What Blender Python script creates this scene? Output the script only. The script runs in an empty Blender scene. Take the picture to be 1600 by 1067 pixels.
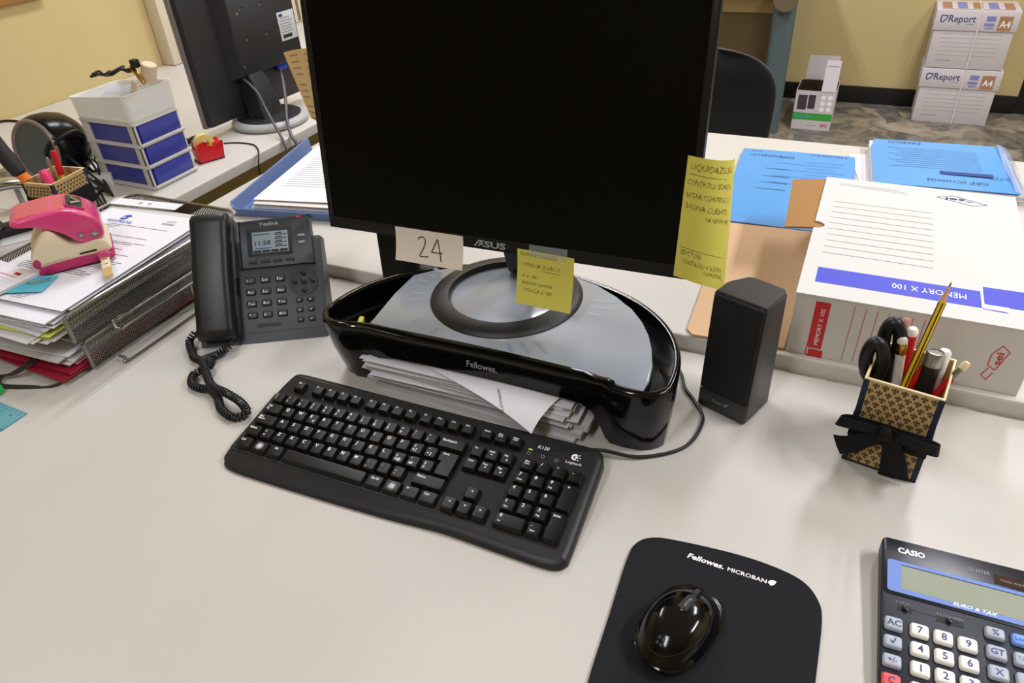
import bpy, bmesh, math, random
from mathutils import Vector, Matrix
random.seed(7)
S = bpy.context.scene
COL = S.collection
PI = math.pi
rad = math.radians
sin, cos = math.sin, math.cos

# ---------------------------------------------------------------- camera, world, lights, exposure
# All lengths in this script are millimetres; MB.build and thing() turn them into metres.
# x runs along the desks to the right, y away towards the far wall, z = 0 is the desk top.
cam_data = bpy.data.cameras.new('camera')
cam = bpy.data.objects.new('camera', cam_data)
COL.objects.link(cam)
S.camera = cam
cam_data.sensor_fit = 'HORIZONTAL'
cam_data.sensor_width = 36
cam_data.lens = 36 * 1129.3 / 1600
cam_data.clip_start = 0.01
cR = Vector((0.90675264, 0.41799636, -0.05548604))
cU = Vector((-0.20089754, 0.54395109, 0.81471307))
cF = Vector((-0.37072879, 0.72759622, -0.57720353))
cam.matrix_world = Matrix(((cR.x, cU.x, -cF.x, 0), (cR.y, cU.y, -cF.y, 0), (cR.z, cU.z, -cF.z, 0.6237), (0, 0, 0, 1)))

world = bpy.data.worlds.new('room_air')
S.world = world
world.use_nodes = True
world.node_tree.nodes['Background'].inputs[0].default_value = (0.97, 0.98, 1.05, 1)
world.node_tree.nodes['Background'].inputs[1].default_value = 0.12

def area(name, loc, sx, sy, power, col=(0.97, 0.985, 1.07), rz=0):
    d = bpy.data.lights.new(name, 'AREA')
    d.shape = 'RECTANGLE'
    d.size = sx
    d.size_y = sy
    d.energy = power
    d.color = col
    o = bpy.data.objects.new(name, d)
    o.location = [c / 1000 for c in loc]
    o.rotation_euler = (0, 0, rz)
    COL.objects.link(o)
    return o
# pairs of fluorescent tubes under the ceiling
for lx, ly, pw in ((-1450, 1900, 20), (-1450, 3700, 12), (500, 3050, 26), (1500, 1150, 34), (-500, -900, 15)):
    for dx in (-70, 70):
        area('ceiling_tube_lamp', (lx + dx, ly, 1980), 0.04, 1.25, pw / 2)

S.view_settings.view_transform = 'Standard'
S.view_settings.look = 'None'
S.view_settings.gamma = 1
S.view_settings.use_curve_mapping = False
S.view_settings.exposure = 0.70

# ---------------------------------------------------------------- materials
def lin(c):
    def f(v):
        v /= 255
        return v / 12.92 if v <= 0.04045 else ((v + 0.055) / 1.055) ** 2.4
    return (f(c[0]), f(c[1]), f(c[2]), 1)

def mat(name, rgb, rough=0.5, metal=0, spec=0.5, bump=0, bs=400, var=0.0, vs=30, coat=0, trans=0, alpha=1, sheen=0, ior=1.45):
    m = bpy.data.materials.new(name)
    m.use_nodes = True
    nt = m.node_tree
    b = nt.nodes['Principled BSDF']
    c = lin(rgb)
    b.inputs['Base Color'].default_value = c
    b.inputs['Roughness'].default_value = rough
    b.inputs['Metallic'].default_value = metal
    b.inputs['Specular IOR Level'].default_value = spec
    b.inputs['Coat Weight'].default_value = coat
    b.inputs['Coat Roughness'].default_value = 0.08
    b.inputs['Transmission Weight'].default_value = trans
    b.inputs['Alpha'].default_value = alpha
    b.inputs['Sheen Weight'].default_value = sheen
    b.inputs['IOR'].default_value = ior
    tc = nt.nodes.new('ShaderNodeTexCoord')
    if bump:
        n = nt.nodes.new('ShaderNodeTexNoise')
        n.inputs['Scale'].default_value = bs
        n.inputs['Detail'].default_value = 4
        nt.links.new(tc.outputs['Object'], n.inputs['Vector'])
        bp = nt.nodes.new('ShaderNodeBump')
        bp.inputs['Strength'].default_value = bump
        bp.inputs['Distance'].default_value = 0.001
        nt.links.new(n.outputs['Fac'], bp.inputs['Height'])
        nt.links.new(bp.outputs['Normal'], b.inputs['Normal'])
    if var:
        n = nt.nodes.new('ShaderNodeTexNoise')
        n.inputs['Scale'].default_value = vs
        n.inputs['Detail'].default_value = 5
        nt.links.new(tc.outputs['Object'], n.inputs['Vector'])
        mx = nt.nodes.new('ShaderNodeMix')
        mx.data_type = 'RGBA'
        mx.inputs['A'].default_value = [x * (1 - var) for x in c[:3]] + [1]
        mx.inputs['B'].default_value = [min(1, x * (1 + var)) for x in c[:3]] + [1]
        nt.links.new(n.outputs['Fac'], mx.inputs['Factor'])
        nt.links.new(mx.outputs['Result'], b.inputs['Base Color'])
    return m

M = {}
def mk(name, *a, **k):
    M[name] = mat(name, *a, **k)
mk('desk', (196, 191, 182), 0.42, bump=0.05, bs=900, var=0.02, vs=8)
mk('desk_edge', (176, 171, 158), 0.35)
mk('desk_under', (120, 112, 100), 0.6)
mk('wall', (196, 177, 124), 0.85, bump=0.25, bs=25, var=0.05, vs=2.5)
mk('ceiling', (225, 222, 210), 0.9)
mk('wood_trim', (150, 105, 50), 0.5, var=0.15, vs=12)
mk('black_skirting', (22, 21, 22), 0.35)
mk('black', (11, 11, 12), 0.42, bump=0.05)
mk('appliance_black', (8, 8, 9), 0.22, spec=0.3)
mk('matte_black', (30, 30, 31), 0.6, bump=0.15, bs=1500)
mk('deep_black', (9, 9, 9), 0.5)
mk('gloss_black', (6, 6, 7), 0.13, spec=0.35, coat=0.12)
mk('bezel', (16, 16, 17), 0.4, spec=0.35)
mk('screen', (3, 3, 3), 0.3, spec=0.15)
mk('kb_body', (34, 34, 36), 0.4, spec=0.4, bump=0.15, bs=1800, var=0.1, vs=25)
mk('kb_lip', (22, 22, 23), 0.38, bump=0.12, bs=1800)
mk('key', (11, 11, 12), 0.3, spec=0.35, bump=0.15, bs=1500, var=0.1)
mk('white_ink', (245, 245, 243), 0.6)
mk('grey_ink', (150, 150, 150), 0.6)
mk('dark_ink', (40, 38, 45), 0.7)
mk('pencil_ink', (80, 76, 70), 0.8)
mk('olive_ink', (95, 88, 35), 0.8)
mk('blue_ink', (52, 92, 190), 0.7)
mk('navy_ink', (45, 60, 125), 0.7)
mk('red_ink', (190, 30, 38), 0.7)
mk('lav_ink', (130, 130, 185), 0.7)
mk('sky_ink', (50, 140, 200), 0.7)
mk('paper', (222, 221, 226), 0.8, var=0.015, vs=20)
mk('paper_warm', (224, 214, 200), 0.8)
mk('paper_grey', (198, 196, 194), 0.8)
mk('sticky', (206, 198, 88), 0.75, var=0.03, vs=20)
mk('tan_note', (216, 184, 130), 0.8)
mk('tape_clear', (200, 205, 205), 0.2, alpha=0.18)
mk('phone', (52, 55, 60), 0.45, bump=0.1, bs=1800)
mk('phone_dark', (32, 34, 37), 0.5)
mk('handset', (22, 23, 25), 0.38, bump=0.06, bs=1800)
mk('phone_key', (34, 36, 39), 0.4)
mk('lcd_blue', (72, 96, 108), 0.3)
mk('grey_button', (150, 153, 158), 0.5)
mk('red_led', (220, 40, 60), 0.3)
mk('green_led', (190, 240, 60), 0.4)
mk('riser_top', (146, 152, 160), 0.26, coat=0.4, var=0.05, vs=6)
mk('riser_mark', (130, 139, 146), 0.32)
mk('ring_metal', (28, 28, 28), 0.33, bump=0.3, bs=1500)
mk('speaker_side', (44, 44, 44), 0.38, bump=0.1, bs=900)
mk('speaker_cloth', (7, 7, 8), 0.75, bump=0.5, bs=1600)
mk('gold_paper', (188, 158, 102), 0.7, var=0.06, vs=60)
mk('fleur', (62, 48, 40), 0.75)
mk('cream_rim', (222, 204, 160), 0.7)
mk('navy_cloth', (24, 32, 56), 0.7)
mk('ribbon', (9, 9, 14), 0.65, bump=0.4, bs=1500, spec=0.25)
mk('teal_edge', (60, 105, 110), 0.6)
mk('chrome', (200, 200, 200), 0.15, metal=1)
mk('steel', (160, 160, 158), 0.28, metal=0.9)
mk('tray_steel', (138, 136, 130), 0.3, metal=0.8)
mk('gold', (205, 160, 90), 0.2, metal=1)
mk('white_plastic', (226, 222, 216), 0.35)
mk('red_plastic', (196, 24, 34), 0.3)
mk('clear_pink', (225, 150, 150), 0.2, alpha=0.5)
mk('yellow_paint', (232, 190, 28), 0.35)
mk('wood_tip', (205, 160, 125), 0.6)
mk('graphite', (30, 30, 30), 0.4)
mk('pink', (206, 62, 118), 0.25, coat=0.5)
mk('pink_dark', (176, 24, 92), 0.3, coat=0.3)
mk('coral', (196, 70, 96), 0.28, coat=0.5)
mk('cream_plastic', (222, 208, 176), 0.35)
mk('pad_cloth', (17, 17, 22), 0.9, bump=0.6, bs=2500, var=0.08, vs=900)
mk('pad_gel', (22, 22, 25), 0.55, bump=0.3, bs=2000)
mk('calc_navy', (30, 33, 46), 0.45, bump=0.1, bs=1500)
mk('calc_top', (20, 21, 30), 0.3)
mk('calc_blue', (108, 136, 204), 0.4)
mk('calc_lcd', (150, 155, 138), 0.25)
mk('calc_white', (233, 231, 222), 0.4)
mk('calc_grey', (172, 178, 190), 0.4)
mk('calc_red', (226, 92, 92), 0.4)
mk('calc_lblue', (120, 160, 232), 0.4)
mk('solar', (60, 42, 30), 0.2)
mk('calc_ink', (60, 64, 120), 0.5)
mk('teal_ink', (60, 170, 170), 0.5)
mk('box_white', (203, 201, 196), 0.7, var=0.012, vs=12)
mk('box_side', (205, 201, 194), 0.75)
mk('kraft', (200, 164, 126), 0.85, bump=0.15, bs=300, var=0.04, vs=40)
mk('kraft_shade', (158, 114, 66), 0.85, bump=0.15, bs=300)  # same board as kraft, with the shade on the inner flap in its colour
mk('box_blue', (64, 70, 190), 0.55)
mk('box_red', (196, 34, 36), 0.55)
mk('folder_blue', (78, 148, 212), 0.35, coat=0.3, var=0.05, vs=9)
mk('folder_ink', (30, 70, 120), 0.6)
mk('plastic_film', (190, 200, 225), 0.12, alpha=0.35)
mk('tray_blue', (108, 130, 176), 0.3, alpha=0.88)
mk('milky', (232, 230, 226), 0.35, alpha=0.62)
mk('milky_solid', (214, 211, 206), 0.4, alpha=0.9)
mk('drawer_blue', (62, 68, 158), 0.3, alpha=0.93)
mk('magenta', (196, 50, 120), 0.5)
mk('beige_plastic', (208, 188, 160), 0.5)
mk('tape_yellow', (222, 206, 120), 0.3)
mk('radiator', (210, 200, 178), 0.5)
mk('slot_dark', (112, 100, 74), 0.8)
mk('mon_back', (34, 34, 37), 0.5, bump=0.1, bs=900)
mk('mon_edge', (128, 120, 122), 0.35)
mk('base_grey', (168, 166, 164), 0.35)
mk('label_white', (205, 208, 212), 0.6)
mk('vga_blue', (30, 60, 190), 0.5)
mk('cable_black', (20, 20, 21), 0.45)
mk('cable_grey', (84, 82, 82), 0.45)
mk('cord', (24, 25, 28), 0.4)
mk('disc_grey', (78, 88, 94), 0.4)
mk('rose_metal', (150, 132, 136), 0.3, metal=0.6)
mk('orange', (230, 120, 30), 0.4)
mk('hot_pink', (232, 60, 120), 0.35)
mk('maroon', (78, 30, 42), 0.5)
mk('red_folder', (140, 24, 46), 0.35, coat=0.2)
mk('pink_film', (200, 130, 140), 0.3)
mk('elastic', (52, 46, 46), 0.7)
mk('green_plastic', (30, 190, 90), 0.4)
mk('ruler_blue', (94, 152, 160), 0.3)
mk('ruler_edge', (60, 130, 165), 0.3)
mk('teal_note', (80, 180, 205), 0.6)
mk('chartreuse', (205, 215, 95), 0.7)
mk('carton', (206, 198, 200), 0.7)
mk('carton_brown', (168, 124, 90), 0.7)
mk('carton_shade', (60, 40, 22), 0.9)  # shade inside the open carton, put into the colour
mk('green_print', (60, 165, 62), 0.6)
mk('plum_print', (70, 58, 68), 0.6)
mk('bluegrey', (84, 98, 102), 0.45)
mk('panel_strip', (150, 128, 78), 0.7)
mk('olive_panel', (88, 72, 42), 0.6, var=0.06, vs=3)
mk('taupe', (108, 95, 72), 0.5)
mk('chair_fabric', (22, 22, 24), 0.9, bump=0.5, bs=700, sheen=0.2)
mk('strap_white', (222, 220, 224), 0.5)
mk('door_black', (20, 19, 20), 0.5)

def mesh_mat(name, rgb, pitch, hole):
    """perforated sheet steel: real round openings laid out in a diagonal grid"""
    m = mat(name, rgb, 0.35, metal=0.75)
    nt = m.node_tree
    b = nt.nodes['Principled BSDF']
    tc = nt.nodes.new('ShaderNodeTexCoord')
    sp = nt.nodes.new('ShaderNodeSeparateXYZ')
    nt.links.new(tc.outputs['UV'], sp.inputs[0])
    def mth(op, a, v=None, b2=None):
        n = nt.nodes.new('ShaderNodeMath')
        n.operation = op
        nt.links.new(a, n.inputs[0])
        if b2 is not None:
            nt.links.new(b2, n.inputs[1])
        elif v is not None:
            n.inputs[1].default_value = v
        return n.outputs[0]
    k = PI / pitch
    s = mth('ADD', sp.outputs[0], b2=sp.outputs[1])
    d = mth('SUBTRACT', sp.outputs[0], b2=sp.outputs[1])
    a = mth('ABSOLUTE', mth('SINE', mth('MULTIPLY', s, k)))
    c = mth('ABSOLUTE', mth('SINE', mth('MULTIPLY', d, k)))
    p = mth('MINIMUM', a, b2=c)
    h = mth('LESS_THAN', p, hole)
    nt.links.new(h, b.inputs['Alpha'])
    return m
M['mesh_steel'] = mesh_mat('mesh_steel', (120, 118, 114), 5.2, 0.42)

def floor_mat():
    m = mat('marble_floor', (100, 95, 88), 0.3)
    nt = m.node_tree
    b = nt.nodes['Principled BSDF']
    tc = nt.nodes.new('ShaderNodeTexCoord')
    nz = nt.nodes.new('ShaderNodeTexNoise')
    nz.inputs['Scale'].default_value = 2.5
    nt.links.new(tc.outputs['Object'], nz.inputs['Vector'])
    vm = nt.nodes.new('ShaderNodeVectorMath')
    vm.operation = 'MULTIPLY_ADD'
    vm.inputs[1].default_value = (0.25, 0.25, 0.25)
    nt.links.new(nz.outputs['Color'], vm.inputs[0])
    nt.links.new(tc.outputs['Object'], vm.inputs[2])
    v = nt.nodes.new('ShaderNodeTexVoronoi')
    v.inputs['Scale'].default_value = 5.5
    nt.links.new(vm.outputs[0], v.inputs['Vector'])
    r = nt.nodes.new('ShaderNodeValToRGB')
    e = r.color_ramp.elements
    e[0].position = 0.0
    e[0].color = lin((58, 58, 56))
    e[1].position = 1.0
    e[1].color = lin((176, 164, 144))
    for p, c in ((0.3, (132, 124, 110)), (0.5, (84, 82, 78)), (0.7, (146, 134, 116))):
        x = e.new(p)
        x.color = lin(c)
    sx = nt.nodes.new('ShaderNodeSeparateColor')
    nt.links.new(v.outputs['Color'], sx.inputs[0])
    n2 = nt.nodes.new('ShaderNodeTexNoise')
    n2.inputs['Scale'].default_value = 7
    n2.inputs['Detail'].default_value = 8
    n2.inputs['Distortion'].default_value = 1.5
    nt.links.new(tc.outputs['Object'], n2.inputs['Vector'])
    ad = nt.nodes.new('ShaderNodeMath')
    ad.operation = 'MULTIPLY_ADD'
    ad.inputs[1].default_value = 0.9
    nt.links.new(n2.outputs['Fac'], ad.inputs[0])
    sb = nt.nodes.new('ShaderNodeMath')
    sb.operation = 'MULTIPLY_ADD'
    sb.inputs[1].default_value = 0.6
    sb.inputs[2].default_value = -0.3
    nt.links.new(sx.outputs[0], sb.inputs[0])
    nt.links.new(sb.outputs[0], ad.inputs[2])
    nt.links.new(ad.outputs[0], r.inputs['Fac'])
    nt.links.new(r.outputs['Color'], b.inputs['Base Color'])
    return m
M['floor'] = floor_mat()

# ---------------------------------------------------------------- mesh building helpers
def T(x=0, y=0, z=0, rx=0, ry=0, rz=0):
    return Matrix.Translation((x, y, z)) @ Matrix.Rotation(rz, 4, 'Z') @ Matrix.Rotation(ry, 4, 'Y') @ Matrix.Rotation(rx, 4, 'X')

def frame(o, ex, ey):
    ex = Vector(ex).normalized()
    ey = Vector(ey).normalized()
    ez = ex.cross(ey).normalized()
    ey = ez.cross(ex)
    o = Vector(o)
    return Matrix(((ex.x, ey.x, ez.x, o.x), (ex.y, ey.y, ez.y, o.y), (ex.z, ey.z, ez.z, o.z), (0, 0, 0, 1)))

_txt = {}
def text_geo(s, shear=0, offset=0):
    k = (s, shear, offset)
    if k not in _txt:
        c = bpy.data.curves.new('lettering', 'FONT')
        c.body = s
        c.resolution_u = 2
        c.shear = shear
        c.offset = offset
        o = bpy.data.objects.new('lettering', c)
        COL.objects.link(o)
        bpy.context.view_layer.update()
        me = bpy.data.meshes.new_from_object(o)
        vs = [v.co.copy() for v in me.vertices]
        fs = [list(p.vertices) for p in me.polygons]
        bpy.data.objects.remove(o)
        bpy.data.curves.remove(c)
        bpy.data.meshes.remove(me)
        _txt[k] = (vs, fs)
    return _txt[k]

class MB:
    def __init__(s, X=None):
        s.v, s.f, s.m, s.mats, s.uv = [], [], [], [], {}
        s.X = X or Matrix.Identity(4)
    def mi(s, m):
        if m not in s.mats:
            s.mats.append(m)
        return s.mats.index(m)
    def raw(s, vs, fs, m, X=None):
        X = s.X @ X if X is not None else s.X
        b = len(s.v)
        s.v += [X @ Vector(v) for v in vs]
        i = s.mi(m)
        for f in fs:
            s.f.append([b + k for k in f])
            s.m.append(i)
        return s
    def bm(s, bm, m, X=None):
        bm.verts.index_update()
        s.raw([v.co for v in bm.verts], [[v.index for v in f.verts] for f in bm.faces], m, X)
        bm.free()
        return s
    def box(s, x0, x1, y0, y1, z0, z1, m, bev=0, seg=2, X=None):
        b = bmesh.new()
        bmesh.ops.create_cube(b, size=1)
        for v in b.verts:
            v.co = Vector((x0 + (v.co.x + .5) * (x1 - x0), y0 + (v.co.y + .5) * (y1 - y0), z0 + (v.co.z + .5) * (z1 - z0)))
        if bev:
            bmesh.ops.bevel(b, geom=b.edges[:], offset=bev, segments=seg, profile=0.5, affect='EDGES')
        return s.bm(b, m, X)
    def prism(s, pts, z0, z1, m, bev=0, seg=2, X=None, taper=None):
        b = bmesh.new()
        n = len(pts)
        lo = [b.verts.new((p[0], p[1], z0)) for p in pts]
        if taper:
            cx = sum(p[0] for p in pts) / n
            cy = sum(p[1] for p in pts) / n
            hi = [b.verts.new((cx + (p[0] - cx) * taper, cy + (p[1] - cy) * taper, z1)) for p in pts]
        else:
            hi = [b.verts.new((p[0], p[1], z1)) for p in pts]
        tf = b.faces.new(hi)
        b.faces.new(lo[::-1])
        for i in range(n):
            b.faces.new((lo[i], lo[(i + 1) % n], hi[(i + 1) % n], hi[i]))
        if bev:
            es = [e for e in tf.edges]
            bmesh.ops.bevel(b, geom=es, offset=bev, segments=seg, profile=0.5, affect='EDGES')
        bmesh.ops.recalc_face_normals(b, faces=b.faces[:])
        return s.bm(b, m, X)
    def loft(s, rings, m, caps=True, closed=True, X=None):
        n = len(rings[0])
        vs = [p for r in rings for p in r]
        fs = []
        for i in range(len(rings) - 1):
            for j in range(n if closed else n - 1):
                k = (j + 1) % n
                fs.append([i * n + j, i * n + k, (i + 1) * n + k, (i + 1) * n + j])
        if caps and closed:
            fs.append(list(range(n))[::-1])
            fs.append([(len(rings) - 1) * n + j for j in range(n)])
        return s.raw(vs, fs, m, X)
    def lathe(s, prof, m, seg=32, X=None, a0=0, a1=2 * PI):
        full = abs(a1 - a0 - 2 * PI) < 1e-6
        n = seg if full else seg + 1
        vs = []
        for r, z in prof:
            for k in range(n):
                a = a0 + (a1 - a0) * k / seg
                vs.append((r * cos(a), r * sin(a), z))
        fs = []
        for i in range(len(prof) - 1):
            for k in range(seg):
                j = (k + 1) % n
                fs.append([i * n + k, i * n + j, (i + 1) * n + j, (i + 1) * n + k])
        if full and prof[0] != prof[-1]:
            if prof[0][0] > 1e-6:
                fs.append(list(range(n))[::-1])
            if prof[-1][0] > 1e-6:
                fs.append([(len(prof) - 1) * n + k for k in range(n)])
        return s.raw(vs, fs, m, X)
    def tube(s, path, r, m, seg=8, X=None, cap=True, sy=1.0):
        P = [Vector(p) for p in path]
        rings = []
        up = Vector((0, 0, 1))
        nrm = None
        for i, p in enumerate(P):
            t = (P[min(i + 1, len(P) - 1)] - P[max(i - 1, 0)])
            if t.length < 1e-9:
                t = Vector((0, 0, 1))
            t.normalize()
            if nrm is None:
                nrm = up.cross(t)
                if nrm.length < 0.05:
                    nrm = Vector((1, 0, 0)).cross(t)
            nrm = (nrm - t * nrm.dot(t))
            nrm.normalize()
            bn = t.cross(nrm)
            rr = r[i] if isinstance(r, (list, tuple)) else r
            rings.append([p + nrm * (rr * cos(2 * PI * k / seg)) + bn * (rr * sy * sin(2 * PI * k / seg)) for k in range(seg)])
        return s.loft(rings, m, caps=cap, X=X)
    def sheet(s, fn, nu, nv, m, th=0.25, X=None):
        g = [[Vector(fn(i / nu, j / nv)) for j in range(nv + 1)] for i in range(nu + 1)]
        vs, W = [], nv + 1
        for i in range(nu + 1):
            for j in range(nv + 1):
                du = g[min(i + 1, nu)][j] - g[max(i - 1, 0)][j]
                dv = g[i][min(j + 1, nv)] - g[i][max(j - 1, 0)]
                n = du.cross(dv)
                n = n.normalized() if n.length > 1e-9 else Vector((0, 0, 1))
                vs.append(g[i][j] + n * (th / 2))
                vs.append(g[i][j] - n * (th / 2))
        idx = lambda i, j, k: (i * W + j) * 2 + k
        fs = []
        for i in range(nu):
            for j in range(nv):
                fs.append([idx(i, j, 0), idx(i + 1, j, 0), idx(i + 1, j + 1, 0), idx(i, j + 1, 0)])
                fs.append([idx(i, j, 1), idx(i, j + 1, 1), idx(i + 1, j + 1, 1), idx(i + 1, j, 1)])
        for i in range(nu):
            fs.append([idx(i, 0, 0), idx(i, 0, 1), idx(i + 1, 0, 1), idx(i + 1, 0, 0)])
            fs.append([idx(i, nv, 0), idx(i + 1, nv, 0), idx(i + 1, nv, 1), idx(i, nv, 1)])
        for j in range(nv):
            fs.append([idx(0, j, 0), idx(0, j + 1, 0), idx(0, j + 1, 1), idx(0, j, 1)])
            fs.append([idx(nu, j, 0), idx(nu, j, 1), idx(nu, j + 1, 1), idx(nu, j + 1, 0)])
        return s.raw(vs, fs, m, X)
    def text(s, t, x, y, h, m, z=0.15, w=None, al='l', X=None, rz=0, shear=0, off=0, warp=None):
        """lettering with cap height h at x, y (baseline) on the plane z of X; w forces the width"""
        vs, fs = text_geo(t, shear, off)
        if not vs:
            return s
        x0 = min(v.x for v in vs)
        x1 = max(v.x for v in vs)
        k = h / 0.70
        kx = w / (x1 - x0) if w else k
        W = (x1 - x0) * kx
        ox = {'l': 0, 'c': -W / 2, 'r': -W}[al]
        c_, s_ = cos(rz), sin(rz)
        out = []
        for v in vs:
            a, b = (v.x - x0) * kx + ox, v.y * k
            p = Vector((x + a * c_ - b * s_, y + a * s_ + b * c_, z))
            out.append(warp(p) if warp else p)
        return s.raw(out, fs, m, X)
    def quad(s, x0, x1, y0, y1, z, m, X=None, warp=None, rz=0):
        P = [Vector((x0, y0, z)), Vector((x1, y0, z)), Vector((x1, y1, z)), Vector((x0, y1, z))]
        if warp:
            P = [warp(p) for p in P]
        return s.raw(P, [[0, 1, 2, 3]], m, X)
    def line(s, a, b, w, m, z=0.15, X=None, warp=None):
        a, b = Vector((a[0], a[1], 0)), Vector((b[0], b[1], 0))
        d = (b - a).normalized()
        n = Vector((-d.y, d.x, 0)) * (w / 2)
        P = [a - n, b - n, b + n, a + n]
        for p in P:
            p.z = z
        if warp:
            P = [warp(p) for p in P]
        return s.raw(P, [[0, 1, 2, 3]], m, X)
    def build(s, name, parent=None, smooth=True, angle=38, label=None, uvbox=False):
        me = bpy.data.meshes.new(name)
        me.from_pydata([v * 0.001 for v in s.v], [], s.f)
        for m in s.mats:
            me.materials.append(M[m])
        me.polygons.foreach_set('material_index', s.m)
        b = bmesh.new()
        b.from_mesh(me)
        if uvbox:   # uv in millimetres, box-projected
            uvl = b.loops.layers.uv.new('UVMap')
            for f in b.faces:
                f.normal_update()
                n = f.normal
                a = max(range(3), key=lambda k: abs(n[k]))
                for l in f.loops:
                    c = l.vert.co * 1000
                    l[uvl].uv = ((c.y, c.z), (c.x, c.z), (c.x, c.y))[a]
        if smooth:
            for f in b.faces:
                f.smooth = True
            lim = rad(angle)
            for e in b.edges:
                if len(e.link_faces) != 2 or e.calc_face_angle(0) > lim:
                    e.smooth = False
        b.to_mesh(me)
        b.free()
        o = bpy.data.objects.new(name, me)
        COL.objects.link(o)
        if parent:
            o.parent = parent
        if label:
            o['label'] = label
        return o

def tag(o, label, cat, group=None, kind=None):
    o['label'] = label
    o['category'] = cat
    if group:
        o['group'] = group
    if kind:
        o['kind'] = kind
    return o

def thing(name, label, cat, loc=(0, 0, 0), rz=0, group=None, rot=None):
    o = bpy.data.objects.new(name, None)
    o.empty_display_size = 0.02
    COL.objects.link(o)
    o.location = [c / 1000 for c in loc]
    o.rotation_euler = rot or (0, 0, rz)
    return tag(o, label, cat, group)

def put(o, loc, rz=0, rot=None):
    o.location = [c / 1000 for c in loc]
    o.rotation_euler = rot or (0, 0, rz)
    return o

def struct(name, mb, **k):
    o = mb.build(name, **k)
    o['kind'] = 'structure'
    return o

def rrect(x0, x1, y0, y1, r, n=5):
    out = []
    for cx, cy, a in ((x1 - r, y1 - r, 0), (x0 + r, y1 - r, PI / 2), (x0 + r, y0 + r, PI), (x1 - r, y0 + r, 1.5 * PI)):
        for k in range(n + 1):
            t = a + PI / 2 * k / n
            out.append((cx + r * cos(t), cy + r * sin(t)))
    return out

def smooth_path(pts, n=8, closed=False):
    P = [Vector(p) for p in pts]
    out = []
    N = len(P)
    rng = range(N if closed else N - 1)
    for i in rng:
        if closed:
            a, b, c, d = P[(i - 1) % N], P[i], P[(i + 1) % N], P[(i + 2) % N]
        else:
            a, b, c, d = P[max(i - 1, 0)], P[i], P[i + 1], P[min(i + 2, N - 1)]
        for k in range(n):
            t = k / n
            out.append(0.5 * ((2 * b) + (c - a) * t + (2 * a - 5 * b + 4 * c - d) * t * t + (3 * b - a - 3 * c + d) * t ** 3))
    if not closed:
        out.append(P[-1])
    return out

def scribble(mb, x, y, w, h, m, lw=0.35, warp=None, z=0.2, X=None):
    """a word-like pen line"""
    n = max(3, int(w / (h * 0.45)))
    p = None
    for k in range(n * 2 + 1):
        q = (x + w * k / (n * 2), y + (h * random.uniform(0.55, 1.0) if k % 2 else h * random.uniform(-0.05, 0.2)))
        if p:
            mb.line(p, q, lw, m, z=z, X=X, warp=warp)
        p = q

# ---------------------------------------------------------------- the setting
struct('floor', MB().box(-2330, 2400, -2600, 4540, -760, -740, 'floor'), smooth=False)
struct('ceiling', MB().box(-2330, 2400, -2600, 4540, 2020, 2040, 'ceiling'), smooth=False)
struct('wall_left', MB().box(-2330, -2310, -2600, 4520, -740, 2020, 'wall'), smooth=False)
struct('wall_back', MB().box(-2330, 735, 4520, 4540, -740, 2020, 'wall').box(1635, 2400, 4520, 4540, -740, 2020, 'wall').box(735, 1635, 4520, 4540, 1360, 2020, 'wall'), smooth=False)
struct('wall_right', MB().box(2400, 2420, -2600, 4540, -740, 2020, 'wall'), smooth=False)
struct('wall_front', MB().box(-2330, 2400, -2620, -2600, -740, 2020, 'wall'), smooth=False)
struct('baseboard_back', MB().box(-2310, 733, 4505, 4520, -740, -650, 'black_skirting', 2))
struct('baseboard_left', MB().box(-2310, -2296, -2600, 4503, -740, -650, 'black_skirting', 2))
d = MB().box(737, 1633, 4518, 4538, -740, 1358, 'door_black')
struct('door_1', d, smooth=False)
struct('trim_1', MB().box(-2310, -2292, -2600, 1560, 290, 330, 'wood_trim', 3))

# ---------------------------------------------------------------- desks
def desk(label, x0, x1, y0, y1, zt, legs):
    t = thing('desk', label, 'desk', ((x0 + x1) / 2, (y0 + y1) / 2, -740))
    X = T(-(x0 + x1) / 2, -(y0 + y1) / 2, 740)
    b = MB(X)
    b.prism([(x0, y0), (x1, y0), (x1, y1), (x0, y1)], zt - 26, zt, 'desk', bev=5, seg=3)
    b.build('desk_top', t)
    for lx, ly in legs:
        l = MB(X)
        l.box(lx - 25, lx + 25, ly - 25, ly + 25, -740, zt - 26, 'desk_edge', 4)
        l.build('leg', t)
    mb = MB(X)
    mb.box(x0 + 80, x1 - 80, y1 - 90, y1 - 72, -420, zt - 27, 'desk_under')
    mb.build('modesty_panel', t)
    return t
desk('grey laminate desk in the foreground, carrying keyboard, phone and calculator', -1800, 1300, 60, 854, 0,
     ((-1740, 120), (-1740, 790), (1240, 120), (1240, 790)))
desk('grey desk behind the monitor, carrying the blue folders and white archive box', -1190, 1300, 856, 1682, 24,
     ((-1130, 930), (-1130, 1620), (1240, 930), (1240, 1620)))
desk('grey desk along the left wall under the second monitor', -2308, -1338, 856, 3300, 0,
     ((-2250, 920), (-1400, 920), (-2250, 3240), (-1400, 3240)))

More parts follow.
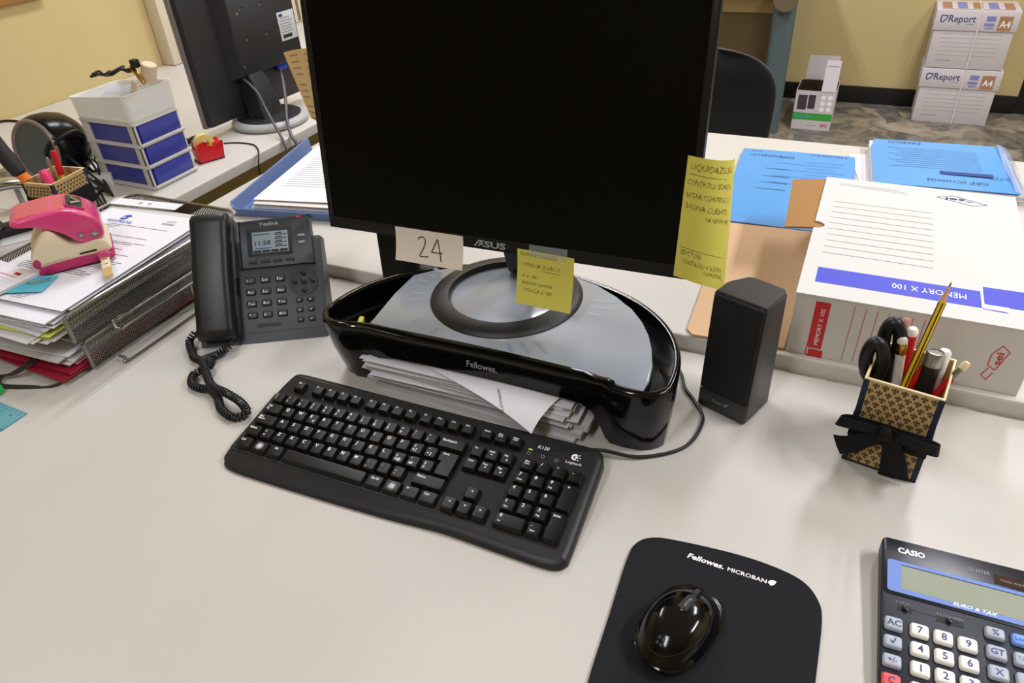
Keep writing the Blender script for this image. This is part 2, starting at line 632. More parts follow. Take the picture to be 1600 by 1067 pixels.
# radiators on the left wall
def radiator(y0, y1, z0, z1, label, slots):
    t = thing('radiator', label, 'radiator', (-2308, (y0 + y1) / 2, z0))
    X = T(2308, -(y0 + y1) / 2, -z0)
    b = MB(X).box(-2308, -2250, y0, y1, z0, z1, 'radiator', 4)
    b.build('panel', t)
    s = MB(X)
    for y in slots:
        s.box(-2251, -2248.5, y - 8, y + 8, z0 + 6, z1 - 60, 'slot_dark')
    s.build('slots', t)
radiator(1915, 2335, 1, 560, 'cream slotted radiator left of the second monitor', [1915 + 42 + 38 * k for k in range(9)])
radiator(2490, 2990, 1, 560, 'cream slotted radiator seen between the two monitors', [2490 + 20 + 38 * k for k in range(12)])

# ---------------------------------------------------------------- far end of the room
def open_box_faces(b, w, d, h, th, m, mi):
    b.box(0, w, 0, th, 0, h, m)
    b.box(0, w, d - th, d, 0, h, m)
    b.box(0, th, th, d - th, 0, h, m)
    b.box(w - th, w, th, d - th, 0, h, m)
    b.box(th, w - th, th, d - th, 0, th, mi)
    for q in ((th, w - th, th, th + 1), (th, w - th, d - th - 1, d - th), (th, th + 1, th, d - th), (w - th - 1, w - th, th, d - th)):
        b.box(*q, th, h - 3, mi)  # added thin liner that paints the shade on the inner walls

def paper_carton(loc, label):
    t = thing('paper_carton', label, 'carton', loc, rad(0), group='stacked copy paper cartons')
    b = MB()
    b.box(4, 341, 0, 225, 0, 262, 'carton', 1.5)
    F = frame((0, -0.2, 0), (1, 0, 0), (0, 0, 1))
    for k in range(6):
        b.quad(40, 300, 60 + 20 * k, 61.6 + 20 * k, 0.1, 'grey_ink', X=F)
    b.quad(40, 110, 34, 38, 0.1, 'grey_ink', X=F)
    b.build('carton_body', t)
    l = MB()
    l.box(-4, 349, -5, 230, 176, 268, 'carton', 1.5)
    G = frame((0, -5.2, 0), (1, 0, 0), (0, 0, 1))
    l.text('Report', 55, 215, 32, 'navy_ink', w=115, X=G, z=0.3, off=0.01)
    for a, c in (((22, 215), (22, 243)), ((22, 243), (48, 243)), ((48, 243), (48, 232)), ((48, 232), (32, 215)), ((32, 215), (22, 215))):
        l.line(a, c, 5, 'navy_ink', X=G, z=0.3)
    l.quad(130, 168, 205, 208, 0.3, 'grey_ink', X=G)
    l.quad(213, 252, 222, 245, 0.3, 'lav_ink', X=G)
    l.quad(208, 250, 200, 214, 0.3, 'lav_ink', X=G)
    l.quad(215, 248, 188, 194, 0.3, 'lav_ink', X=G)
    l.quad(266, 322, 180, 246, 0.3, 'carton_brown', X=G)
    l.text('A4', 294, 196, 30, 'white_ink', al='c', w=44, X=G, z=0.6, off=0.015)
    # printed lid top
    for k in range(5):
        l.quad(20 + 66 * k, 62 + 66 * k, 40, 190, 268.3, 'lav_ink' if k % 2 else 'carton_brown')
    l.quad(20, 320, 12, 30, 268.3, 'grey_ink')
    l.build('lid', t)
    s = MB()
    s.tube([(188, -6.5, -1), (186, -6.5, 268), (186, 100, 269.5), (186, 231, 269.5)], 3, 'strap_white', seg=6)
    s.build('strap', t)
    return t
paper_carton((256, 4279, -740), 'white copy paper carton standing on the marble floor, lower of the stack')
paper_carton((252, 4279, -468), 'white copy paper carton on top of the other one against the yellow wall')

t = thing('open_carton', 'small open carton with green band standing on the floor beneath the yellow wall', 'carton', (-308, 3997, -740), rad(0))
b = MB()
open_box_faces(b, 190, 210, 198, 2, 'carton', 'carton_shade')
b.box(3, 187, 3, 207, 3, 6, 'carton_shade')  # carton floor in the painted shade colour
F = frame((0, -0.2, 0), (1, 0, 0), (0, 0, 1))
b.quad(0, 190, 50, 86, 0.3, 'green_print', X=F)
b.text('Back-UPS', 16, 62, 14, 'calc_lblue', X=F, z=0.6, w=74)
b.text('APC', 138, 18, 16, 'magenta', X=F, z=0.6, w=38, off=0.02)
b.quad(80, 125, 22, 25, 0.4, 'grey_ink', X=F)
b.quad(14, 58, 102, 176, 0.4, 'plum_print', X=F)
b.quad(64, 98, 108, 178, 0.4, 'plum_print', X=F)
for i in range(2):
    for j in range(3):
        b.lathe([(0, 0), (12, 0.2), (12, 0)], 'white_ink', 16, X=F @ T(134 + 32 * i, 108 + 30 * j, 0.3))
b.build('carton_body', t)
MB().box(118, 186, 0, 2, 0, 150, 'carton', X=T(0, -2, 198, rx=rad(-20))).quad(126, 178, 118, 124, -0.3, 'grey_ink', X=T(0, -2.6, 198, rx=rad(70))).build('flap', t)
MB().box(20, 170, 0, 2, 0, 120, 'carton', X=T(0, 206, 198, rx=rad(-6))).build('flap', t)

# desk at the far end: one leg and its panel are seen
t = thing('far_desk', 'desk at the far end with blue grey leg and brown panel', 'desk', (-700, 4150, -740))
MB(T(700, -4150, 740)).box(-1700, -340, 3870, 4480, -32, 0, 'olive_panel', 4).build('desk_top', t)
b = MB(T(700, -4150, 740))
b.prism(rrect(-468, -362, 3885, 3945, 28), -740, -34, 'bluegrey')
b.build('leg', t, label='blue grey rounded metal leg')
b = MB(T(700, -4150, 740))
b.prism(rrect(-1690, -1600, 3885, 3945, 28), -740, -34, 'bluegrey')
b.build('leg', t)
b = MB(T(700, -4150, 740))
b.box(-1600, -440, 3990, 4008, -640, -185, 'olive_panel').box(-1600, -440, 3985, 4008, -182, -34, 'panel_strip')
b.build('modesty_panel', t, label='brown panel with a yellow strip above')
b = MB(T(700, -4150, 740))
b.lathe([(0, 0), (52, 0), (56, 5), (56, 18), (0, 18)], 'taupe', 28, X=T(-412, 3868, -92, rx=rad(90)))
b.build('end_cap', t, label='round brown end cap')

# office chair behind the desks
t = thing('office_chair', 'black fabric office chair tucked behind the far desk edge', 'chair', (-450, 2130, -740), rad(0))
rings = []
for k in range(31):
    v = 1 - (1 - k / 30) ** 1.5
    z = 430 + 402 * v
    w = 236 * (1 - (0.985 * max(0, (v - 0.58) / 0.42)) ** 3.0) ** (1 / 3.0) * (1 - 0.10 * (1 - v) ** 2)
    th = 34 * (1 - max(0, (v - 0.8) / 0.2) ** 2 * 0.7)
    bow = 26 * sin(v * PI) - 18
    rings.append([(w * (abs(cos(a)) ** 0.55) * (1 if cos(a) > 0 else -1), bow + 25 * (abs(cos(a)) ** 2) * -1 + th * (abs(sin(a)) ** 0.8) * (1 if sin(a) > 0 else -1) + 60, z) for a in [2 * PI * q / 40 for q in range(40)]])
MB().loft(rings, 'chair_fabric').build('backrest', t, angle=60)
MB().prism(rrect(-235, 235, -420, 30, 60), 400, 480, 'chair_fabric', bev=24, seg=3).build('seat', t)
MB().lathe([(0, 70), (30, 70), (30, 240), (18, 240), (18, 400), (0, 400)], 'black', 20, X=T(0, -190, 0)).build('column', t)
MB().tube([(0, 10, 410), (0, 70, 400), (0, 92, 480), (0, 90, 640)], 16, 'black', seg=10).build('back_bracket', t)
for k in range(5):
    a = k * 2 * PI / 5
    l = MB(T(0, -190, 0, rz=a)).tube([(20, 0, 95), (280, 0, 62)], [20, 13], 'black', seg=10)
    o = l.build('leg', t)
    MB(T(0, -190, 0, rz=a)).lathe([(0, -20), (26, -20), (28, -14), (28, 14), (26, 20), (0, 20)], 'deep_black', 20, X=T(280, 0, 28, rx=rad(90))).build('caster', o)

# ---------------------------------------------------------------- monitor riser
def ell(ph):  # outer plan outline of the riser, ph measured from the right end counter-clockwise
    return Vector((-369 + 243 * cos(ph), 652 + 214 * sin(ph), 0))
RC = (-369, 700)
t = thing('monitor_riser', 'glossy black curved monitor riser with smoky grey platform', 'monitor stand', (RC[0], RC[1], 0))
X = T(-RC[0], -RC[1], 0)
# outline loop, counter-clockwise, with the height of its lower edge, wall thickness
loop = []
N = 60
for k in range(N + 1):
    ph = rad(-4) + (PI + rad(8)) * k / N
    p = ell(ph)
    deg = math.degrees(ph)
    side = min(abs(deg), abs(180 - deg))
    zb = 0 if side < 34 else min(58, (side - 34) * 4)
    zt = 103 - 16 * max(0, sin(ph)) ** 1.5
    loop.append((p, zb, zt, 9))
front = [(-606, 628, 0), (-597, 617, 0), (-580, 612, 0), (-566, 613, 1), (-556, 616, 12), (-545, 619, 30), (-530, 621, 48), (-500, 621, 60)]
for x, y, zb in front:
    loop.append((Vector((x, y, 0)), zb, 103 if x < -560 else 100, 10 if x < -560 else 15))
for k in range(1, 12):
    x = -500 + 268 * k / 12
    loop.append((Vector((x, 621 + 6 * sin(PI * k / 12) * 0.5 + 3 * k / 12, 0)), 60, 99, 16))
for x, y, zb in ((-232, 624, 59), (-215, 620, 50), (-204, 616, 30), (-196, 613, 10), (-188, 611, 0), (-172, 610, 0), (-150, 612, 0), (-138, 618, 0), (-131, 626, 0)):
    loop.append((Vector((x, y, 0)), zb, 100 if x < -210 else 104, 16 if x < -190 else 10))
n = len(loop)
rings = []
for i, (p, zb, zt, w) in enumerate(loop):
    a, b2 = loop[i - 1][0], loop[(i + 1) % n][0]
    tn = (b2 - a).normalized()
    inn = Vector((-tn.y, tn.x, 0))
    ff = max(0, min(1, (672 - p.y) / 50)) * (1 - zb / 60)
    lo_in = -8 if p.x > -369 else 8
    low = p + Vector((lo_in * (1 - zb / 60), 20 * ff, 0))
    mid = p + Vector((lo_in * 0.3 * (1 - zb / 60), 7 * ff, 0))
    rings.append([low + Vector((0, 0, zb)), mid + Vector((0, 0, zb + (zt - zb) * 0.5)), p + Vector((0, 0, zt - 5)), p + inn * 1.5 + Vector((0, 0, zt - 1.2)),
                  p + inn * (w * 0.45) + Vector((0, 0, zt)), p + inn * (w - 1.5) + Vector((0, 0, zt - 1)), p + inn * w + Vector((0, 0, zt - 5)), p + inn * w * 0.8 + Vector((lo_in * (1 - zb / 60), 20 * ff, zb))])
b = MB(X)
rings.append(rings[0])
b.loft(rings, 'gloss_black', caps=False)
# dark well floors of the two side pockets and the shelf under the platform
def inside(sc, x0, x1, y0=636):
    out = []
    for k in range(N + 1):
        ph = PI * k / N
        p = Vector((-369 + 236 * sc * cos(ph), 652 + 206 * sc * sin(ph), 0))
        if x0 <= p.x <= x1:
            out.append((p.x, p.y))
    return out
plat = [(-160, 634), (-158, 655), (-162, 684), (-172, 714), (-184, 742), (-200, 768), (-222, 794), (-250, 818), (-285, 838), (-325, 850), (-369, 855), (-415, 851), (-455, 840), (-495, 822), (-530, 798), (-552, 775), (-549, 720), (-543, 670), (-540, 637), (-372, 637)]
b.prism(plat, 66, 88, 'deep_black')
for x0, x1 in ((-600, -545), (-172, -136)):
    q = inside(1.0, x0, x1)
    lo = [(x0, 622), (x1, 622)] if x0 > -300 else [(x0, 622), (x1, 622)]
    q = sorted(q, key=lambda c: c[0])
    xa, xb = (x0 + 10, x1) if x0 < -400 else (x0, x1 - 14)
    b.prism([(xa, 652), (xb, 652)] + [(min(max(c[0], xa), xb), c[1] - 10) for c in q[::-1] if c[1] > 664], 28, 34, 'deep_black')
b.build('shell', t, angle=50)
pb = MB(X)
pb.prism([(x, y) for x, y in plat], 88.2, 92, 'riser_top', bev=2.5, seg=3)
# moulded rib pattern seen through the smoky platform
for k in range(44):
    a = 2 * PI * k / 44
    if 25 < math.degrees(a) < 155:
        continue
    r0, r1 = 122, 140 + 6 * (k % 3)
    if k % 4 != 3:
        c, s_ = cos(a), sin(a)
        P1 = Vector((-396 + r0 * c, 765 + r0 * s_ * 0.9, 0))
        P2 = Vector((-396 + r1 * c + 6, 765 + r1 * s_ * 0.9, 0))
        if P1.x < -196 and P1.x > -540 and P2.y > 650:
            pb.line(P1, P2, 5, 'riser_mark', z=92.15)
pb.build('platform', t, label='smoky grey translucent platform')
l = MB(X)
F = frame((-360, 619.5, 79), (1, 0.012, 0), (0, 0.12, 1))
l.text('Fellowes.', 0, 0, 9, 'grey_ink', X=F, z=1.0, w=42, al='c', off=0.01)
l.build('logo', t)
# yellow note pad left in the pocket
t2 = thing('sticky_note_pad', 'small yellow note pad standing in the left pocket of the riser', 'note pad', (-574, 655, 34), rad(20))
MB().box(-3, 3, -9, 9, 0, 48, 'sticky', X=T(ry=rad(8))).build('pad', t2)
t2 = thing('sticky_note_pad', 'dark yellow note pad lying deep in the left riser pocket', 'note pad', (-578, 712, 34), rad(12))
MB().box(-14, 14, -22, 22, 0, 10, 'olive_ink').build('pad', t2)

# ---------------------------------------------------------------- papers under the riser
def flat_sheet(name, label, cat, cx, cy, z, rz, w=210, h=297, m='paper', group=None, curl=0, th=0.3, lines=0, wav=0.0):
    ph = random.uniform(0, 6)
    def fn(u, v):
        x, y = (u - .5) * w, (v - .5) * h
        return (x, y, curl * (abs(u - .5) * 2) ** 3 + wav * sin(u * 5 + ph) * sin(v * 4 + ph) + wav)
    b = MB().sheet(fn, 10, 10, m, th)
    for k in range(lines):
        yy = h / 2 - 40 - k * 11
        a = fn(0.15, (yy + h / 2) / h)
        b.line((-w * .36, yy), (w * random.uniform(0, .36), yy), 1.1, 'grey_ink', z=0.4 + wav * 2 + th)
    o = b.build(name)
    put(o, (cx, cy, z), rz)
    return tag(o, label, cat, group)
zz = 0.6
for k in range(3):
    o = MB().box(-148, 148, -105, 105, 0, 7.5, 'paper_grey').build('clipped_booklet')
    put(o, (-378 + 5 * k, 722 + 4 * k, zz), rad(-3 + k))
    tag(o, 'grey paper booklet at the bottom of the stack under the riser', 'booklet', 'booklets under the riser')
    zz += 7.8
for k in range(16):
    dx, dy, a = random.uniform(-10, 4) - k * 0.6, random.uniform(-8, 6), random.uniform(-2.5, 2.5)
    flat_sheet('paper_sheet', 'white paper sheet in the thick stack beneath the black riser', 'paper', -385 + dx, 724 + dy, zz + 0.4, rad(90 + a), m='paper' if k % 4 else 'paper_grey', group='sheets under the riser', wav=0.15, th=1.0)
    zz += 1.75
o = flat_sheet('paper_sheet', 'white sheet sticking out to the right from the stack under the riser', 'paper', -338, 752, 26, rad(98), group=None, wav=0.3)
put(o, (-336, 735, 36), 0, rot=(rad(0), rad(3), rad(96)))
# loose sheet whose corner hangs forward over the keyboard edge
C = Vector((-277, 578, 35))
A = Vector((-378, 603, 53))
D = Vector((-252, 634, 52))
def drape(u, v):  # u along C->A side, v along C->D side, an A4 corner bending up and flattening inside the riser
    e1 = Vector((-0.962, 0.275, 0))
    e2 = Vector((0.33, 0.944, 0)) 
    p = Vector((C.x, C.y, 0)) + e1 * (u * 190) + e2 * (v * 130)
    d = (p.y - C.y)
    z = 34 + 25 * (1 - math.exp(-max(0, d) / 20)) + 1.0 * sin(u * 6)
    return Vector((p.x, p.y, min(z, 58.5)))
b = MB().sheet(drape, 18, 18, 'paper', 0.35)
def on_drape(p):
    q = drape(p.x / 190, p.y / 130)
    return q + Vector((0, -0.3, 0.6))
b.text('ORDINATIVO DI', 70, 22, 3.0, 'dark_ink', w=36, rz=PI + rad(38), warp=on_drape, z=0)
b.text('1 / 1 PAG', 40, 62, 2.6, 'dark_ink', w=22, rz=PI + rad(38), warp=on_drape, z=0)
o = b.build('loose_sheet')
tag(o, 'loose white sheet hanging its corner out from under the riser toward the keyboard', 'paper')

# ---------------------------------------------------------------- main monitor
t = thing('computer_monitor', 'large black computer monitor with switched off screen standing on the riser', 'monitor', (-396, 770, 92.3))
Xw = T(396, -770, -92.3)
b = MB(Xw)
b.lathe([(79, 0), (79, 5), (81, 8), (98, 6.5), (106, 2), (107, 0), (79, 0)], 'ring_metal', 72, X=T(-396, 770, 92.3))
b.build('base_ring', t, label='flat brushed black ring foot')
b = MB(Xw)
b.loft([[(x, y, 98) for x, y in rrect(-420, -374, 822, 856, 8)], [(x, y, 150) for x, y in rrect(-418, -376, 802, 830, 8)], [(x, y, 300) for x, y in rrect(-424, -370, 772, 800, 8)], [(x, y, 340) for x, y in rrect(-424, -370, 770, 795, 8)]], 'black')
b.build('neck', t)
yw, tl = rad(2.2), rad(7)
mx = Vector((cos(yw), sin(yw), 0))
bk = Vector((-sin(yw), cos(yw), 0))
mu = Vector((0, 0, cos(tl))) + bk * sin(tl)
MF = frame((-645, 725, 180), mx, mu)       # local x along the width, y up the screen, z toward the viewer
b = MB(Xw @ MF)
b.box(0, 504, 0, 312, -16, -2, 'bezel', 2.5)
b.box(0, 504, 0, 17, -4, 0, 'bezel', 1.2)
b.box(0, 504, 302, 312, -4, 0, 'bezel', 1.2)
b.box(0, 9, 15, 304, -4, 0, 'bezel', 1.2)
b.box(495, 504, 15, 304, -4, 0, 'bezel', 1.2)
b.box(60, 444, 40, 270, -42, -16, 'bezel', 10, 3)
b.build('housing', t)
MB(Xw @ MF).box(8, 496, 16.5, 303, -4, -1.6, 'screen').build('screen', t)
b = MB(Xw @ MF)
b.line((226, 4), (233, 12.5), 2, 'grey_button', z=0.3)
b.line((232, 12), (240, 12), 1.8, 'grey_button', z=0.3)
b.text('SUS', 240, 4.2, 8.2, 'grey_button', w=30, z=0.3, off=0.03)
b.text('\u0245'.replace('\u0245', 'A'), 231, 4.2, 8.2, 'grey_button', w=9, z=0.3, off=0.02)
b.build('logo', t)

# notes fixed to the monitor
def on_monitor(name, label, cat):
    t = thing(name, label, cat, (0, 0, 0))
    return t
def curlfn(k):
    return lambda p: Vector((p.x, p.y, 1.0 + k * max(0, (8 - p.y) / 40) ** 2 + p.z))
w1 = curlfn(9)
def jit(f):   # uneven pen strokes of handwriting
    return lambda p: f(Vector((p.x + 0.5 * sin(p.y * 1.9 + p.x * 0.3), p.y + 0.55 * sin(p.x * 0.9 + p.y * 0.2) + 0.35 * sin(p.x * 2.7), p.z)))
def sheet_xy(b, x0, x1, y0, y1, m, warp, n=10, th=0.25):
    b.sheet(lambda u, v: warp(Vector((x0 + (x1 - x0) * u, y0 + (y1 - y0) * v, 0))), n, n, m, th)
b = MB(MF)
cw = curlfn(7)
def rot_(p):
    return Vector((p.x, p.y - (p.x - 159) * 0.005, p.z))
sheet_xy(b, 108, 210, -31, 15, 'paper_warm', lambda p: cw(rot_(p)))
def stroke(b, pts, r, m, warp, z=0.5):
    P = smooth_path([(x, y, 0) for x, y in pts], 6)
    for i in range(len(P) - 1):
        b.line(P[i], P[i + 1], r, m, z=z, warp=warp)
f24 = lambda p: cw(rot_(p)) + Vector((0, 0, 0.0))
stroke(b, [(143, 1), (145, 4.5), (150, 5.5), (153.5, 2), (152.5, -6), (147, -17), (145.5, -21), (152, -21), (158.5, -20)], 1.5, 'dark_ink', f24)
stroke(b, [(172, 5.5), (168, -3), (163, -13.5)], 1.5, 'dark_ink', f24)
stroke(b, [(163, -13.5), (171, -13.2), (180, -13)], 1.5, 'dark_ink', f24)
stroke(b, [(172, 5.5), (174.5, -6), (178, -24)], 1.5, 'dark_ink', f24)
o = b.build('paper_label')
tag(o, 'white paper label with handwritten number 24 on the lower monitor bezel', 'label')

b = MB(MF)
cy = lambda p: Vector((p.x, p.y - (p.x - 325) * 0.035, 1.2 + 10 * max(0, (-10 - p.y) / 55) ** 2 + p.z))
sheet_xy(b, 287, 363, -64, 8, 'sticky', cy)
for tx, x, y, h, w in (('REVERSE CHARGE', 291, 0, 5.2, 49), ('VERIFICA SCARICO', 295, -14, 5.2, 50), ('N.B.', 294, -29, 4, 22), ('REVERSE CHARGE', 295, -38, 4.2, 41), ('UTENZA 3-TER', 296, -47, 4.2, 40)):
    b.text(tx, x, y, h, 'olive_ink', w=w, z=0.3, warp=jit(cy), shear=0.15, off=-0.012)
b.line((322, -17), (346, -17.5), 0.6, 'olive_ink', z=0.3, warp=cy)
o = b.build('sticky_note')
tag(o, 'square yellow sticky note taped to the lower bezel beside the maker name', 'sticky note')
o = MB(MF).box(303, 354, 1, 17, 1.6, 1.75, 'tape_clear').build('clear_tape')
tag(o, 'strip of clear tape holding the square yellow note on the bezel', 'tape')

# tall yellow note curling back at the right screen edge
def rn(p):   # p.x 0..74 across, p.y 0..130 up: flat on the bezel, then curling away behind it
    v = max(0, min(1, (p.y + 8) / 142))
    x = p.x
    fl = 16
    R_ = 42 - 12 * v
    bot = 1 - v
    if x <= fl:
        q = Vector((x, 0, 0))
    else:
        th = (x - fl) / R_
        q = Vector((fl + R_ * sin(th), 0, -R_ * (1 - cos(th))))
    a = x / 74
    return Vector((488 - 2 * bot + q.x, 12 + p.y - 8 * a - 14 * a * a * bot, 1.2 + q.z + p.z + 8 * bot * a))
b = MB(MF)
b.sheet(lambda u, v: rn(Vector((72 * u, -8 + 142 * v, 0))), 14, 14, 'sticky', 0.25)
for tx, x, y, h, w in (('LIQUIDAZIONI', 5, 120, 7, 52), ('CONTROLLI SONO A', 3, 103, 6, 56), ('SEGNA CONTROLLO', 3, 89, 6, 56), ('SEGNA CLIENTE', 4, 76, 6, 52), ('DA VERIFICARE', 28, 66, 5, 34), ('EDITTORI', 5, 21, 6, 24), ('CONTROLLI V SEZIONE', 8, 11, 5.5, 52), ('COMPLETARE', 34, 4, 4.5, 28)):
    b.text(tx, x, y, h, 'olive_ink', w=w, z=0.35, warp=jit(rn), shear=0.1, off=-0.012)
for y in (115, 30):
    for k in range(8):
        b.line((4 + 7 * k, y - k * .2), (11 + 7 * k, y - .2 - k * .2), 0.6, 'olive_ink', z=0.35, warp=rn)
o = b.build('sticky_note')
tag(o, 'tall yellow handwritten note curling off the right edge of the screen', 'sticky note')

# tan note sticking out from behind the left edge
def ln(p):
    a = p.x / 60
    return Vector((8 - 66 * a + 28 * (1 - p.y / 95) * a, 138 + p.y - 5 * a, -18 + 6 * a * a + p.z * -1))
b = MB(MF)
ln2 = lambda u, v: Vector((10 - (68 - 30 * (1 - v)) * u, 137 + 97 * v - 9 * u * u * v + 6 * u * (1 - v), -17.5 - 9 * u * u))
b.sheet(ln2, 12, 12, 'tan_note', 0.25)
for k in range(10):
    v = 0.93 - k * 0.088 - (0.06 if k > 3 else 0) - (0.05 if k > 6 else 0)
    for u0, u1 in ((0.86, 0.62), (0.45, 0.18)):
        p = None
        for q in range(9):
            u = u0 + (u1 - u0) * q / 8
            c = ln2(u, v + (0.012 if q % 2 else -0.012)) + Vector((0, 0, 0.35))
            if p is not None:
                d_ = (c - p).normalized()
                nn = Vector((-d_.y, d_.x, 0)) * 0.28
                b.raw([p - nn, c - nn, c + nn, p + nn], [[0, 1, 2, 3]], 'pencil_ink')
            p = c
o = b.build('paper_note')
tag(o, 'tan handwritten paper note sticking out behind the left edge of the large monitor', 'note')

# ---------------------------------------------------------------- speakers
def speaker(loc, rz, label):
    t = thing('desktop_speaker', label, 'speaker', loc, rz, group='pair of black desktop speakers')
    X = Matrix(((1, 0, 0, 0), (0, 1, 0.055, 0), (0, 0, 1, 0), (0, 0, 0, 1)))
    b = MB(X)
    def sec(k, z):   # k = 0 at the foot, 1 at the top: the back leans forward
        y1 = 66 - 11 * k
        return [(x, y, z) for x, y in ((0.5, 2), (67.5, 2), (68, 6), (68, y1 - 8), (62, y1), (22 - 3 * (1 - k), y1 + 2), (14, y1 - 1), (2, 32), (0, 26), (0, 6))]
    def shr(r, d):
        cx, cy = 34, 30
        return [(cx + (x - cx) * d, cy + (y - cy) * d, z) for x, y, z in r]
    b.loft([shr(sec(0, 2), .98), sec(0, 5), sec(1, 164), shr(sec(1, 166.5), .985), shr(sec(1, 168), .94)], 'speaker_side')
    b.box(1, 67, -1, 4, 2, 30, 'speaker_side', 2, X=Matrix.Identity(4))
    F = frame((34, -1.3, 17), (1, 0, 0), (0, 0.05, 1))
    b.text('Genius', 2, -1, 3.6, 'grey_button', w=15, al='r', X=F, z=0.2)
    b.line((4, -1), (8, 2), 1, 'grey_button', X=F, z=0.2)
    b.line((4, 2.5), (10, 3.5), 1, 'grey_button', X=F, z=0.2)
    b.build('cabinet', t)
    g = MB(X).box(1.5, 66.5, -2.5, 3, 31, 165.5, 'speaker_cloth', 2.5, 3)
    g.build('grille', t, label='black cloth grille')
    f_ = MB().box(8, 60, 6, 60, 0, 2.5, 'deep_black', 1)
    f_.build('foot_pad', t)
    return t
speaker((-115, 743, 0), rad(-19.8), 'black desktop speaker standing at the right of the monitor riser')
speaker((-640, 812, 0), rad(8), 'black desktop speaker half hidden behind the left side of the riser')

# ---------------------------------------------------------------- keyboard
KY, TH = rad(1.25), rad(8)
t = thing('keyboard', 'black full size wired keyboard lying in front of the monitor riser', 'keyboard', (-623.5, 447.5, 0), KY)
KX = T(0, 0, 22, rx=TH)       # plane of the key tops
b = MB(KX)
body = [(-5, 121), (-1, 128), (8, 131.5), (40, 132), (140, 131), (235, 130.5), (322, 130.5), (419, 131), (434, 128), (441, 118), (443, 99), (446, -7), (445, -22), (436, -30), (416, -32), (372, -31), (310, -29), (272, -31), (232, -33.5), (146, -36), (54, -37), (19, -36.5), (2, -33), (-5, -26), (-9, -14), (-9, 60), (-8, 98)]
b2 = bmesh.new()
bp = smooth_path([(x, y, 0) for x, y in body], 3, closed=True)
n = len(bp)
cen = Vector((220, 45, 0))
ringsk = []
def clampz(p, z):  # keep the underside on the desk: world height = 22 + y sin + z cos
    return z
def inset(P, d):
    out = []
    for i in range(len(P)):
        a, c = P[i - 1], P[(i + 1) % len(P)]
        tn = (c - a).normalized()
        out.append(P[i] + Vector((-tn.y, tn.x, 0)) * d)
    return out
# outline runs clockwise, so the inside lies to the right
ccw = bp[::-1]
for d_, z in ((3, 'floor'), (0, 'low'), (0.5, -12.5), (3, -9), (9, -7.2)):
    P = inset(ccw, d_)
    R_ = []
    for p in P:
        y = p.y
        droop = 3.5 * max(0, (-16 - y) / 20) ** 1.5
        if z == 'floor':
            zz_ = (max(0.3, 0.3 + max(0, y - 90) * 0.12) - 22 - y * sin(TH)) / cos(TH)
        elif z == 'low':
            zz_ = (max(2.5, y * 0.10 + 3) - 22 - y * sin(TH)) / cos(TH)
        else:
            zz_ = max(z - droop, (max(2.5, y * 0.10 + 3) - 22 - y * sin(TH)) / cos(TH) + 1 + 0.2 * (z + 12.5))
        R_.append(Vector((p.x, p.y, zz_)))
    ringsk.append(R_)
b.loft(ringsk, 'kb_body')
wz = -6.6
def well(x0, x1, y0, y1, r=3):
    b.prism(rrect(x0, x1, y0, y1, r, 3), -7.6, wz, 'deep_black')
well(-5, 288, -11.5, 86.5)
well(15, 34, 94, 112)
well(45, 122, 94, 112)
well(128, 204, 94, 112)
well(208, 284.5, 94, 112)
well(290.5, 347.5, 94, 112)
well(290.5, 347.5, 48, 86.5)
well(290.5, 347.5, -10.5, 10)
well(309.5, 328.5, 8, 29)
well(354, 431.5, -11.5, 86.5)
F = T(0, 0, -7.0)
b.text('K120', 364, 107, 4.6, 'white_ink', X=F)
b.line((352, 102.3), (392, 101.6), 0.5, 'deep_black', X=F)
b.box(354, 359, 101.6, 103.2, -0.2, 0.5, 'green_led', X=T(0, 0, 0.0) if False else T(0, 0, -6.9))
for x in (356.5, 374, 391):
    b.prism(rrect(x - 2, x + 2, 95, 99, 0.8, 2), -0.3, 0.1, 'grey_ink', X=T(0, 0, -6.9))
    b.prism(rrect(x - 1.6, x + 1.6, 95.4, 98.6, 0.6, 2), -0.2, 0.2, 'kb_body', X=T(0, 0, -6.9))
b.text('Logitech', 411, 97.5, 3.4, 'white_ink', X=F, al='c', w=19)
b.lathe([(2.2, 0), (4.4, 0.2), (4.4, 0)], 'white_ink', 20, X=T(410, 107.5, -6.8), a0=rad(60), a1=rad(300))
b.lathe([(0, 0), (1.7, 0.2), (1.7, 0)], 'white_ink', 12, X=T(411.5, 107.5, -6.8))
for a in (-40, 0, 40):
    b.line((410 + 4 * cos(rad(a)), 107.5 + 4 * sin(rad(a))), (410 + 6.6 * cos(rad(a)), 107.5 + 6.6 * sin(rad(a))), 1, 'white_ink', X=F)
b.build('body', t)
for x in (40, 400):
    MB().box(x - 14, x + 14, 108, 120, 0.2, 16, 'kb_lip', 2).build('foot', t)

